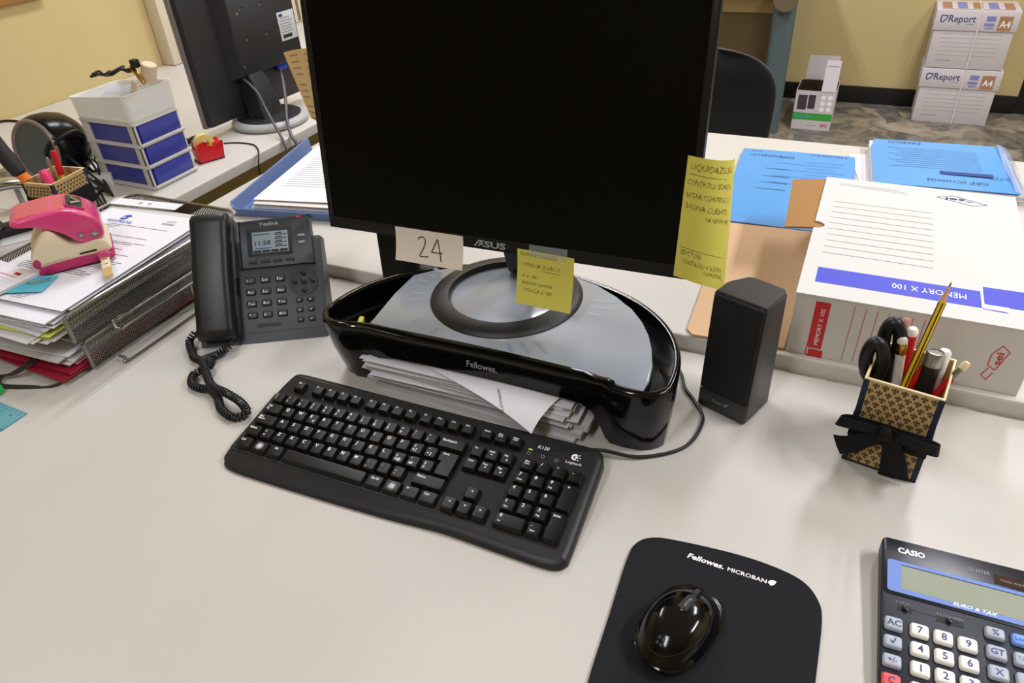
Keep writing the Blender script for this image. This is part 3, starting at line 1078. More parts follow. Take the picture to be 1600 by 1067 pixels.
U = 19.05
def keycap(name, cx, cy, w, h, marks, low=False, extra=None):
    """w, h: footprint; marks: (text, dx, dy, capheight, width)"""
    k = MB(KX)
    zt = -1.6 if low else 0.0
    bw, bh = w / 2 - 0.5, h / 2 - 0.5
    tw, th2 = w / 2 - 3.0, h / 2 - 2.6
    oy = 0.9
    if extra:       # L-shaped enter key given as point lists
        k.loft([[(x, y, -8) for x, y in extra[0]], [(x, y, -1.0) for x, y in extra[1]], [(x, y, zt) for x, y in extra[2]]], 'key')
    else:
        def rg(a, c, z, dy, r):
            return [(cx + x, cy + y + dy, z) for x, y in rrect(-a, a, -c, c, r, 3)]
        k.loft([rg(bw, bh, -7.5, 0, 1.2), rg(tw + 0.5, th2 + 0.5, zt - 0.9, oy, 1.8), rg(tw, th2, zt - 0.1, oy, 1.8), rg(tw - 1.2, th2 - 1.2, zt, oy, 1.4)], 'key')
    for m in marks:
        tx, dx, dy, ch = m[:4]
        ch *= 1.22
        k.text(tx, cx + dx, cy + dy + oy, ch, 'white_ink', z=zt + 0.16, w=m[4] if len(m) > 4 else None, off=0.02)
    return k.build(name, t, angle=30)
L1 = -4.6
rows = [
 (4, 0.5, [('|', '\\'), ('!', '1'), ('"', '2'), ('\u00a3', '3'), ('$', '4'), ('%', '5'), ('&', '6'), ('/', '7'), ('(', '8'), (')', '9'), ('=', '0'), ('?', "'"), ('^', '\u00ec')]),
 (3, 2.0, list('QWERTYUIOP') + [('\u00e9', '\u00e8 ['), ('*', '+ ]')]),
 (2, 2.25, list('ASDFGHJKL') + [('\u00e7', '\u00f2@'), ('\u00b0', '\u00e0#'), ('\u00a7', '\u00f9')]),
 (1, 1.75, [('>', '<')] + list('ZXCVBNM') + [(';', ','), (':', '.'), ('_', '-')]),
]
for r, x0, ks in rows:
    for i, c in enumerate(ks):
        cx, cy = (x0 + i) * U, r * U
        if isinstance(c, str):
            mk_ = [(c, L1, 1.2, 3.6)] + ([('\u20ac', 1.6, -4.2, 2.6)] if c == 'E' else [])
        else:
            mk_ = [(c[0], L1 + 0.3, 1.4, 2.7), (c[1], L1 + 0.3, -4.2, 2.9)]
        keycap('number_key' if r == 4 else ('letter_key' if isinstance(c, str) else 'symbol_key'), cx, cy, U, U, mk_)
def wide(name, x0, x1, r, marks, **k):
    return keycap(name, (x0 + x1) / 2 * U, r * U, (x1 - x0) * U, U, marks, **k)
wide('backspace_key', 13, 15, 4, [('Backspace', -13.5, 1.5, 2.6)])
wide('tab_key', 0, 1.5, 3, [('Tab', -9.5, 1.5, 2.5), ('\u21b9', -9, -3, 2.2)])
wide('caps_lock_key', 0, 1.75, 2, [('Bloc', -11.5, 2.4, 2.2), ('Maiusc', -11.5, -1, 2.2)])
wide('shift_key', 0, 1.25, 1, [('Maiusc', -7, 1.8, 2.3)])
wide('shift_key', 12.75, 15, 1, [('Maiusc', -16, 1.8, 2.4)])
def lpoly(d):
    x0, x1 = 13.5 * U, 15 * U
    x2 = 13.75 * U
    return [(x0 + d, 3.5 * U - d), (x0 + d, 2.5 * U + d), (x2 + d, 2.5 * U + d), (x2 + d, 1.5 * U + d), (x1 - d, 1.5 * U + d), (x1 - d, 3.5 * U - d)][::-1]
keycap('enter_key', 14.2 * U, 3 * U, 0, 0, [('Invio', -7, 1.5, 2.4)], extra=(lpoly(0.5), lpoly(2.7), lpoly(3.2)))
wide('control_key', 0, 1.25, 0, [('Ctrl', -7, 1.6, 2.4)], low=True)
wide('alt_key', 2.5, 3.75, 0, [('Alt', -3, 2.2, 2.4)], low=True)
wide('space_bar', 3.75, 10, 0, [], low=True)
wide('alt_key', 10, 11.25, 0, [('Alt Gr', -6, 1.8, 2.4)], low=True)
wide('menu_key', 12.5, 13.75, 0, [('=', -6, 1.8, 3)], low=True)
wide('control_key', 13.75, 15, 0, [('Ctrl', -7, 1.8, 2.4)], low=True)
for x0 in (1.25, 11.25):
    k = wide('logo_key', x0, x0 + 1.25, 0, [], low=True)
    s_ = MB(KX)
    cx, cy = (x0 + .625) * U, 0.9
    s_.lathe([(4.6, 0), (5.2, 0.25), (5.2, 0)], 'grey_ink', 24, X=T(cx, cy, -1.55))
    for a in (-1, 1):
        for c in (-1, 1):
            s_.quad(cx + a * 1.4 - 1.1, cx + a * 1.4 + 1.1, cy + c * 1.4 - 1.1, cy + c * 1.4 + 1.1, -1.4, 'white_ink')
    s_.build('emblem', k)
keycap('escape_key', 24.4, 103, 18, 17, [('Esc', -3.5, 2.5, 2.2)])
fx = [54, 73.6, 93.2, 112.8, 137, 156.3, 175.6, 195, 217, 236.3, 255.7, 275]
for i, x in enumerate(fx):
    keycap('function_key', x, 103, 18.4, 17, [('F%d' % (i + 1), -4.5, 2.8, 2.1)])
for x, nm in ((300, ('Stamp', '')), (319, ('Bloc', 'Scorr')), (338, ('Pausa', 'Interr'))):
    keycap('system_key', x, 103, 18.4, 17, [(nm[0], -4.4, 3, 1.8)] + ([(nm[1], -4.4, 0.4, 1.6)] if nm[1] else []))
for j, rw in enumerate((('Ins', 'Inizio', 'Pag'), ('Canc', 'Fine', 'Pag'))):
    for i, nm in enumerate(rw):
        keycap('navigation_key', 300 + 19 * i, (4 - j) * U, U, U, [(nm, -4.4, 2.4, 2.0)] + ([('\u25b2' if j == 0 else '\u25bc', -1, -3.4, 1.8)] if i == 2 else ([('\u25c4', -2, -1.4, 1.6)] if i == 1 else [])))
def arrow(k, cx, cy, a, s=1.5, zt=0.2):
    P = [(s, 0), (-s * .7, s * .8), (-s * .7, -s * .8)]
    k.raw([(cx + x * cos(a) - y * sin(a), cy + x * sin(a) + y * cos(a), zt) for x, y in P], [[0, 1, 2]], 'white_ink')
for x, y, a in ((319, 20, PI / 2), (300, 0, PI), (319, 0, -PI / 2), (338, 0, 0)):
    o = keycap('arrow_key', x, y, U, U, [])
    k = MB(KX)
    arrow(k, x, y + 3, a)
    k.build('arrow_mark', o)
PX0 = [364, 383, 402, 421]
pad = [(0, 4, 'Bloc', 'Num'), (1, 4, '/', ''), (2, 4, '*', ''), (3, 4, '-', ''), (0, 3, '7', 'Inizio'), (1, 3, '8', ''), (2, 3, '9', 'Pag'), (0, 2, '4', ''), (1, 2, '5', ''), (2, 2, '6', ''), (0, 1, '1', 'Fine'), (1, 1, '2', ''), (2, 1, '3', 'Pag'), (2, 0, '.', 'Canc')]
for i, r, a, c in pad:
    big = len(a) == 1
    keycap('keypad_key', PX0[i], r * U, U, U, [(a, -4.4, 2 if big else 2.6, 3.4 if big else 1.9)] + ([(c, -4.4, -4.2 if big else -0.4, 1.7)] if c else []))
keycap('keypad_zero_key', (PX0[0] + PX0[1]) / 2, 0, 2 * U, U, [('0', -13, 2, 3.4), ('Ins', -13, -4, 1.7)])
keycap('keypad_plus_key', PX0[3], 2.5 * U, U, 2 * U, [('+', -3, 11, 3)])
keycap('keypad_enter_key', PX0[3], 0.5 * U, U, 2 * U, [('Invio', -5.2, 11, 2.4)])
cord = MB().tube(smooth_path([(-330, 905, 3), (-250, 880, 3), (-190, 838, 3), (-152, 800, 3), (-136, 766, 3), (-117, 742, 3), (-100, 709, 3), (-109, 655, 3), (-153, 618, 4), (-197, 604, 12), (-215, 585, 22)], 8), 2.2, 'cable_black')
o = cord.build('keyboard_cable')
tag(o, 'thin black cable curving from the keyboard corner round the riser leg', 'cable')

# ---------------------------------------------------------------- desk phone
t = thing('desk_phone', 'dark grey office desk phone with lit display and handset', 'telephone', (-841.8, 602.5, 0), rad(30))
a_ = rad(50)
PF = frame((0, 0, 0), (1, 0, 0), (0, cos(a_), sin(a_)))
def yz(y, z):   # face coordinates -> local side coordinates
    return (y * cos(a_) - z * sin(a_), y * sin(a_) + z * cos(a_))
prof = [(0, 0), yz(17, 0), yz(156, 0), yz(162, -4), yz(163, -24), (78, 12), (70, 0)]
def extr(b, prof, x0, x1, m, r=3):
    cy = sum(p[0] for p in prof) / len(prof)
    cz = sum(p[1] for p in prof) / len(prof)
    rg = []
    for x, s_ in ((x0, .97), (x0 + r, 1), (x1 - r, 1), (x1, .97)):
        rg.append([(x, cy + (p[0] - cy) * s_, max(0, cz + (p[1] - cz) * s_)) for p in prof])
    b.loft(rg, m)
b = MB()
extr(b, prof, 0, 194, 'phone')
b.box(64, 65, 17, 155, -1, 0.4, 'phone_dark', X=PF)
b.box(2, 192, 16.3, 17.2, -1, 0.3, 'phone_dark', X=PF)
b.box(0, 62, 14, 200, -22, 6, 'phone', 5, 3, X=PF)
for k in range(7):
    b.box(61.5, 64, 78 + 4 * k, 80 + 4 * k, -2, 6, 'deep_black', X=PF)
b.prism(rrect(86, 124, 24.5, 30, 2.5), -1, 0.8, 'phone_dark', X=PF)
b.prism(rrect(88, 122, 26, 28.4, 1), 0, 1.0, 'deep_black', X=PF)
b.lathe([(0, -1.2), (14, -0.6), (22, 0.6), (22, -2)], 'phone_dark', 32, X=PF @ T(163, 90, 0.9))
b.build('base', t)
s_ = MB()
s_.loft([[(30, *yz(60, -20)), (160, *yz(60, -20)), (160, *yz(60, -26)), (30, *yz(60, -26))], [(30, 120, 0), (160, 120, 0), (160, 112, 0), (30, 112, 0)]], 'phone_dark')
s_.build('stand', t)
b = MB()
mod = [(69, 190), (178, 192), (181, 118), (72, 118)]
b.prism(smooth_path([(71, 187, 0), (72, 190, 0), (75, 191, 0), (175, 193, 0), (178, 192, 0), (179, 189, 0), (181.5, 122, 0), (180, 118.5, 0), (177, 118, 0), (76, 117, 0), (73, 117.5, 0), (71.5, 121, 0)], 3, closed=True)[::-1], -14, 5, 'phone', bev=1.5, X=PF)
b.prism(rrect(82, 151, 134, 178, 3), 4.8, 5.6, 'phone_dark', bev=0.4, X=PF)
b.raw([(84, 136, 5.7), (149, 136, 5.7), (149, 176, 5.7), (84, 176, 5.7), (91, 140, 3.6), (144, 140, 3.6), (144, 171, 3.6), (91, 171, 3.6)], [[0, 1, 5, 4], [1, 2, 6, 5], [2, 3, 7, 6], [3, 0, 4, 7]], 'phone_dark', X=PF)
b.text('Yealink', 117, 182, 5.4, 'grey_button', al='c', w=31, X=PF, z=5.2, off=0.02)
b.build('display_module', t)
b = MB()
b.prism(rrect(90, 145, 139, 172, .5, 2), 5.2, 6.0, 'lcd_blue', X=PF)
b.text('11:58', 94, 151, 7, 'dark_ink', X=PF, z=6.2, w=24, off=0.01)
for k in range(4):
    b.quad(124, 143, 147 + k * 6.2, 148.4 + k * 6.2, 6.15, 'dark_ink', X=PF)
    b.quad(126, 136, 149.4 + k * 6.2, 151.2 + k * 6.2, 6.15, 'dark_ink', X=PF)
b.quad(92, 118, 167.3, 168.6, 6.15, 'dark_ink', X=PF)
b.quad(93, 120, 145.4, 146.8, 6.15, 'folder_ink', X=PF)
for k in range(4):
    b.quad(91 + 13.5 * k, 103 + 13.5 * k, 139.6, 143.4, 6.15, 'dark_ink', X=PF)
b.build('screen', t)
def pbtn(name, cx, cy, w, h, mt='phone_key', z0=-1, z1=2.6, r=2, txt=None, tm='white_ink', label=None, tw=None, th_=3.4):
    k = MB(PF)
    k.prism(rrect(cx - w / 2 - 1, cx + w / 2 + 1, cy - h / 2 - 1, cy + h / 2 + 1, r + .6, 3), z0, z0 + 1.3, 'deep_black')
    k.prism(rrect(cx - w / 2, cx + w / 2, cy - h / 2, cy + h / 2, r, 3), z0, z1, mt, bev=0.8)
    if txt:
        for tx, dx, dy, ch in txt:
            k.text(tx, cx + dx, cy + dy, ch, tm, z=z1 + 0.15, off=0.015)
    return k.build(name, t, label=label)
labs = [('1', ''), ('2', 'ABC'), ('3', 'DEF'), ('4', 'GHI'), ('5', 'JKL'), ('6', 'MNO'), ('7', 'PQRS'), ('8', 'TUV'), ('9', 'WXYZ'), ('*', '.'), ('0', ''), ('#', 'SEND')]
for i, (a, c) in enumerate(labs):
    pbtn('dial_key', 81 + 23 * (i % 3), 98 - 18.2 * (i // 3), 14.5, 9.5, txt=[(a, -4.6, -2, 4.2)] + ([(c, -0.8, -2, 1.8)] if c else []))
for i in range(4):
    pbtn('soft_key', 89 + 19 * i, 125.5, 13, 3.6, z0=4, z1=6.6, r=1.2, mt='phone_dark')
for y in (162, 151):
    pbtn('line_key', 165.5, y, 11.5, 4, 'grey_button', 4, 6.2, 1.8, label='light grey line key')
pbtn('message_light', 163, 191.5, 8, 2.4, 'red_led', 2, 5.6, 1, label='red message light')
for x, y in ((163, 103), (163, 76), (149.5, 90), (176.5, 90)):
    MB(PF).lathe([(0, 3.6), (2.6, 3.2), (4.1, 2), (4.3, -1), (0, -1)], 'phone_key', 20, X=T(x, y, 0)).build('navigation_button', t)
MB(PF).lathe([(0, 4.2), (3, 3.8), (4.8, 2.4), (5, -1), (0, -1)], 'phone_key', 24, X=T(163, 90, 0)).build('ok_button', t)
sy = ('+', '=', 'x', 'o', '~', '<')
for i in range(6):
    pbtn('function_button', 154 + 17.5 * (i % 2), 61 - 15.3 * (i // 2), 9.5, 7, r=2, txt=[(sy[i], -1.6, -1.6, 3.0)])
# handset
rg = []
HN = 26
for k in range(HN + 1):
    v = k / HN
    y = 9 + 192 * v
    e = min(1, (1 - abs(2 * v - 1)) / 0.07)
    e = max(0.05, e) ** 0.35
    top = 33 + 7 * sin(PI * v) * 0.6
    top = 6 + (top - 6) * (0.72 + 0.28 * e)
    if v < 0.22 or v > 0.78:
        bot = 7
    else:
        bot = 14
    hw = (28 + 1.5 * (abs(2 * v - 1) ** 2)) * (0.90 + 0.10 * e)
    rg.append([(33 + x, y, z) for x, z in [(hw * cx, bot + (top - bot) * cz) for cx, cz in ((-.86, 0), (-.97, .1), (-1, .3), (-1, .55), (-.97, .8), (-.86, .95), (-.6, 1), (0, 1.02), (.6, 1), (.86, .94), (.97, .78), (1, .5), (1, .25), (.97, .08), (.86, 0))]])
h = MB(PF)
h.loft(rg, 'handset')
h.box(20, 30, 40, 41, 36.5, 37.6, 'phone_dark')
h.build('handset', t, angle=45)
# curly cord
core = smooth_path([(-846, 622, 30), (-860, 604, 14), (-854, 594, 8), (-838, 583, 6.5), (-826, 574, 7), (-806, 572, 8), (-788, 571, 12), (-780, 556, 13), (-794, 543, 8), (-782, 525, 7), (-762, 521, 7), (-748, 524, 7), (-724, 515, 7), (-700, 497, 7), (-672, 490, 7), (-661, 503, 8), (-680, 514, 12), (-706, 517, 18), (-730, 520, 18), (-750, 530, 17), (-772, 546, 19), (-790, 560, 19), (-800, 574, 12), (-798, 590, 8), (-790, 606, 12), (-788, 622, 20)], 40)
P = [core[0]]
acc = []
s0 = 0
for i in range(1, len(core)):
    s0 += (core[i] - core[i - 1]).length
    acc.append(s0)
tot = s0
hel = []
step = 0.42
s1, i = 0, 1
nrm = Vector((0, 0, 1))
while s1 < tot - 1:
    while i < len(core) - 1 and acc[i - 1] < s1:
        i += 1
    seg_l = (core[i] - core[i - 1]).length or 1
    p = core[i - 1].lerp(core[i], max(0, min(1, 1 - (acc[i - 1] - s1) / seg_l)))
    tn = (core[min(i + 3, len(core) - 1)] - core[max(i - 4, 0)]).normalized()
    nrm = (nrm - tn * nrm.dot(tn)).normalized()
    bn = tn.cross(nrm)
    en = min(1, s1 / 22, (tot - s1) / 14)
    r = 4.9 * (0.0 if en < 0.75 else 1)
    hel.append(p + nrm * (r * cos(s1 * 2 * PI / 4.7)) + bn * (r * sin(s1 * 2 * PI / 4.7)))
    s1 += step
c = MB()
c.tube([Vector((v.x, v.y, max(1.7, v.z))) for v in hel], 1.5, 'cord', seg=6)
o = c.build('handset_cord', angle=80)
tag(o, 'coiled dark grey handset cord bunched on the desk below the phone', 'cord')

# ---------------------------------------------------------------- mouse pad and mouse
t = thing('mouse_pad', 'black cloth mouse pad with wrist rest and white lettering', 'mouse pad', (-25, 400, 0))
X = T(25, -400, 0)
po = smooth_path([(-116, 329, 0), (-120, 400, 0), (-124, 470, 0), (-121, 494, 0), (-108, 507, 0), (-85, 513, 0), (-30, 518.5, 0), (10, 518, 0), (42, 511, 0), (59, 494, 0), (65, 470, 0), (66, 405, 0), (68, 330, 0), (62, 280, 0), (30, 262, 0), (-70, 262, 0), (-108, 285, 0)], 5, closed=True)[::-1]
b = MB(X)
b.prism(po, 0.2, 3.2, 'pad_cloth', bev=0.8)
F = T(-22, 494, 3.3, rz=rad(-1.2))
b.text('Fellowes.', -46, 1, 6.2, 'white_ink', X=F, w=37, shear=0.2, off=0.03, z=0)
b.text('MICROBAN', -5, 1, 4.6, 'white_ink', X=F, w=38, off=0.015, z=0)
b.prism([(34, 3), (36, 6.5), (39, 7.5), (42, 6.5), (40.5, 2.5), (37.5, 0)][::-1], -0.05, 0.1, 'white_ink', X=F)
b.build('pad', t)
w = MB(X)
rg = []
for k in range(13):
    v = k / 12
    y0 = 266 + 0 * v
    x = -112 + 172 * v
    e = sin(PI * min(1, max(0, v))) ** 0.35 + 0.02
    yb = 336 - 10 * sin(PI * v) - 6 * v
    rg.append([(x, y0 + (yb - y0) * (0.5 + 0.5 * cos(q)), 3 + max(0, 17 * e * sin(q))) for q in [PI * j / 14 for j in range(15)]])
w.loft(rg, 'pad_gel', closed=False, caps=False)
w.build('wrist_rest', t, angle=70)

t = thing('computer_mouse', 'glossy black wireless computer mouse on the black pad', 'mouse', (-55, 407, 3.3), rad(-17))
def msec(sc, zf):  # plan outline of the mouse, slightly egg shaped
    out = []
    for k in range(40):
        a = 2 * PI * k / 40
        x = 29.5 * cos(a) * (1 - 0.05 * sin(a)) 
        y = 49 * sin(a)
        x = math.copysign(abs(cos(a)) ** 0.72, cos(a)) * 32 * (1 + 0.03 * sin(a))
        y = math.copysign(abs(sin(a)) ** 0.85, sin(a)) * 49
        out.append((x * sc, y * sc, zf))
    return out
def dome(x, y):
    r = min(1, math.hypot(x / 32.5, y / 49.5))
    ridge = 36.5 - 0.0042 * (y + 4) ** 2 - (0.0012 * (y + 4) ** 2 if y > 0 else 0)
    return max(9, ridge * (1 - r ** 4.2 * 0.62))
b = MB()
rg = [msec(0.86, 0.3), msec(0.93, 2), msec(0.97, 8)]
for sc in (1.0, 1.0):
    rg.append([(x, y, 12 + (3 if sc == 1.0 and False else 0)) for x, y, _ in msec(1.0, 0)])
b.loft(rg, 'gloss_black')
b.build('body', t)
b = MB()
rg = [[(x, y, 12) for x, y, _ in msec(1.0, 0)]]
for sc in (0.985, 0.96, 0.92, 0.86, 0.78, 0.68, 0.56, 0.43, 0.3, 0.16, 0.04):
    rg.append([(x, y, max(12.3, dome(x, y))) for x, y, _ in msec(sc, 0)])
b.loft(rg, 'gloss_black')
def onm(p):
    return Vector((p.x, p.y, max(12.3, dome(p.x, p.y)) + 0.35))
for k in range(30):   # seam between the top shell and the sides
    a0_, a1_ = 2 * PI * k / 30, 2 * PI * (k + 1) / 30
    if 40 < (360 * k / 30) < 140:
        continue
    P1, P2 = (26 * cos(a0_), 42 * sin(a0_)), (26 * cos(a1_), 42 * sin(a1_))
    b.line(P1, P2, 0.5, 'ring_metal', z=0, warp=onm)
b.text('Microsoft', 0, -3, 2.5, 'grey_ink', rz=rad(-90), w=12, z=0, warp=lambda p: onm(Vector((p.x - 1, p.y + 15, 0))))
for a in (-2, 2):
    for c_ in (-2, 2):
        b.quad(a - 1.2, a + 1.2, -33 + c_ - 1.2, -33 + c_ + 1.2, 0, 'ring_metal', warp=onm)
b.build('top_shell', t, angle=60)
MB().lathe([(0, -3), (8, -3), (9.5, -2), (9.5, 2), (8, 3), (0, 3)], 'ring_metal', 24, X=T(0, 27, 24.5, ry=rad(90))).build('scroll_wheel', t)
b = MB()
b.sheet(lambda u, v: onm(Vector((-4.5 + 9 * u, 2 + 20 * v, 0))) + Vector((0, 0, 0.3)), 4, 6, 'matte_black', 0.6)
b.text('Microsoft', 0, 0, 2.8, 'grey_button', rz=rad(-90), w=12, z=0, warp=lambda p: onm(Vector((p.x - 1, p.y + 18, 0))) + Vector((0, 0, 0.8)))
b.build('center_strip', t)

# ---------------------------------------------------------------- calculator
CA = rad(2.2)
t = thing('calculator', 'navy desktop calculator with blue display frame and white number keys', 'calculator', (107.6, 579.5, 0), CA)
F = frame((0, 0, 24), (1, 0, 0), (0, cos(rad(4)), sin(rad(4))))
b = MB()
b.loft([[(x, y, 0.5) for x, y in rrect(2, 151, -205, -2, 5)], [(x, y, 3 if y < -100 else 8) for x, y in rrect(0, 153, -207, 0, 6)], [(x, y, 24 + y * sin(rad(4)) - 1.2) for x, y in rrect(0, 153, -207, 0, 6)], [(x, y, 24 + y * sin(rad(4))) for x, y in rrect(1.2, 151.8, -205.8, -1.2, 6)]], 'calc_navy')
b.prism(rrect(1.5, 151.5, -66, -1.5, 4), 0.0, 0.6, 'calc_top', X=F, bev=0.3)
b.prism(rrect(5, 148, -63, -27, 3), 0.6, 0.9, 'calc_blue', X=F)
b.text('CASIO', 14, -16.5, 6, 'white_ink', X=F, w=24, z=0.8, off=0.04)
b.text('D-20TER', 76, -17, 4, 'grey_button', X=F, w=17, z=0.8)
b.box(96, 142, -24, -14, 0.6, 0.9, 'solar', X=F)
b.text('TWO WAY POWER', 101, -20.5, 2.2, 'grey_button', X=F, w=34, z=1.1)
b.text('EURO & TAX', 60, -61, 3.6, 'white_ink', X=F, w=36, z=1.1, shear=0.3, off=0.02)
b.text('ON', 1.5, -97, 2, 'grey_button', X=F, z=0.2)
b.box(14, 26, -81.5, -76, 0, 0.3, 'deep_black', X=F)
b.box(46, 68, -82, -76.5, 0, 0.3, 'deep_black', X=F)
b.text('F CUT 5/4', 13, -74, 2, 'grey_button', X=F, z=0.2, w=11)
b.text('4 3 2 1 0 ADD2', 46, -75, 2, 'grey_button', X=F, z=0.2, w=22)
b.line((26, -78), (46, -78), 0.4, 'deep_black', X=F)
b.build('body', t, angle=40)
b = MB(F)
b.box(17, 143, -58, -31, 0.7, 1.0, 'calc_lcd')
b.box(17, 143, -31.6, -31, 0.7, 1.3, 'deep_black')
b.quad(33, 36, -34.5, -33, 1.15, 'grey_ink')
b.build('display', t, label='grey green liquid crystal display')
for x in (18, 54):
    MB(F).box(x, x + 4, -81, -76.5, 0, 2.4, 'calc_top', 0.5).build('slide_switch', t)
def ckey(cx, cy, w_, h_, mt, tx, ti='calc_ink', ch=6.2, tw=None):
    k = MB(F)
    def r(w2, h2, z):
        return [(cx + x, cy + y, z) for x, y in rrect(-w2, w2, -h2, h2, 2.4, 4)]
    k.prism(rrect(cx - w_ / 2 - .9, cx + w_ / 2 + .9, cy - h_ / 2 - .9, cy + h_ / 2 + .9, 3), 0, 0.35, 'deep_black')
    k.loft([r(w_ / 2, h_ / 2, 0.3), r(w_ / 2 - .2, h_ / 2 - .2, 3), r(w_ / 2 - 1.1, h_ / 2 - 1.1, 4.4), r(w_ / 2 - 2.2, h_ / 2 - 2, 4.7)], mt)
    k.text(tx, cx, cy - ch / 2, ch, ti, al='c', z=4.95, off=0.012, w=tw)
    k.build('calculator_key', t, angle=50)
cols = {0: 10.5, 1: 32, 2: 51, 3: 70, 4: 92, 5: 113, 6: 134}
ckey(10.5, -99, 15, 13, 'calc_grey', 'AC', ch=6)
ckey(10, -117.5, 15, 12, 'calc_grey', '\u221a', ch=6)
ckey(9.5, -136, 15, 12, 'calc_grey', '+/-', ch=4.6)
ckey(9, -155, 15, 13, 'calc_red', 'C')
ckey(9, -174, 15, 13, 'calc_grey', 'M')
for j, rw in enumerate(('789', '456', '123')):
    for i, c_ in enumerate(rw):
        ckey(31.5 + 19 * i, -99 - 18.6 * j, 15.2, 13.2, 'calc_white', c_, ch=6.6)
ckey(31.5, -155.5, 15.2, 13.2, 'calc_white', '0', ch=6.6)
ckey(50.5, -155.5, 15.2, 13.2, 'calc_white', '00', ch=6)
ckey(69.5, -155.5, 15.2, 13.2, 'calc_white', '.', ch=6)
for cx, cy, tx, m_, ti in ((91.5, -80, '%', 'calc_grey', 'calc_ink'), (91.5, -99, 'GT', 'calc_grey', 'calc_ink'), (91.5, -118, 'X', 'calc_grey', 'calc_ink'), (91, -137, '-', 'calc_grey', 'calc_ink'), (91, -156, '+', 'calc_grey', 'calc_ink'),
                           (112, -80, 'Local', 'calc_lblue', 'blue_ink'), (112, -99, 'TAX-', 'calc_grey', 'teal_ink'), (112, -118, '\u00f7', 'calc_grey', 'calc_ink'), (112, -137, '=', 'calc_grey', 'calc_ink'),
                           (132.5, -80, 'Euro', 'calc_lblue', 'blue_ink'), (132.5, -99, 'TAX+', 'calc_grey', 'teal_ink'), (132.5, -118, 'MR', 'calc_grey', 'calc_ink')):
    ckey(cx, cy, 15.5, 11 if cy > -90 else 13, m_, tx, ti, ch=4 if len(tx) > 2 else 5.6, tw=11 if len(tx) > 2 else None)

# ---------------------------------------------------------------- pen holders
def fleur(b, cx, cy, s_, X):
    def el(x, y, a, w_, h_, n=7):
        return [(cx + s_ * (x + w_ * cos(q) * cos(a) - h_ * sin(q) * sin(a)), cy + s_ * (y + w_ * cos(q) * sin(a) + h_ * sin(q) * cos(a)), 0.25) for q in [2 * PI * k / n for k in range(n)]]
    for e in ((0, .95, 0, .42, 1.15), (-.95, .75, .55, .36, .85), (.95, .75, -.55, .36, .85), (-1.35, .2, 0, .35, .3), (1.35, .2, 0, .35, .3), (0, -1.1, 0, .3, .75), (-.5, -1.0, -.6, .22, .45), (.5, -1.0, .6, .22, .45)):
        b.raw(el(*e), [list(range(7))], 'fleur', X=X)
    b.raw([(cx - .9 * s_, cy - .4 * s_, .3), (cx + .9 * s_, cy - .4 * s_, .3), (cx + .9 * s_, cy - .1 * s_, .3), (cx - .9 * s_, cy - .1 * s_, .3)], [[0, 1, 2, 3]], 'fleur', X=X)
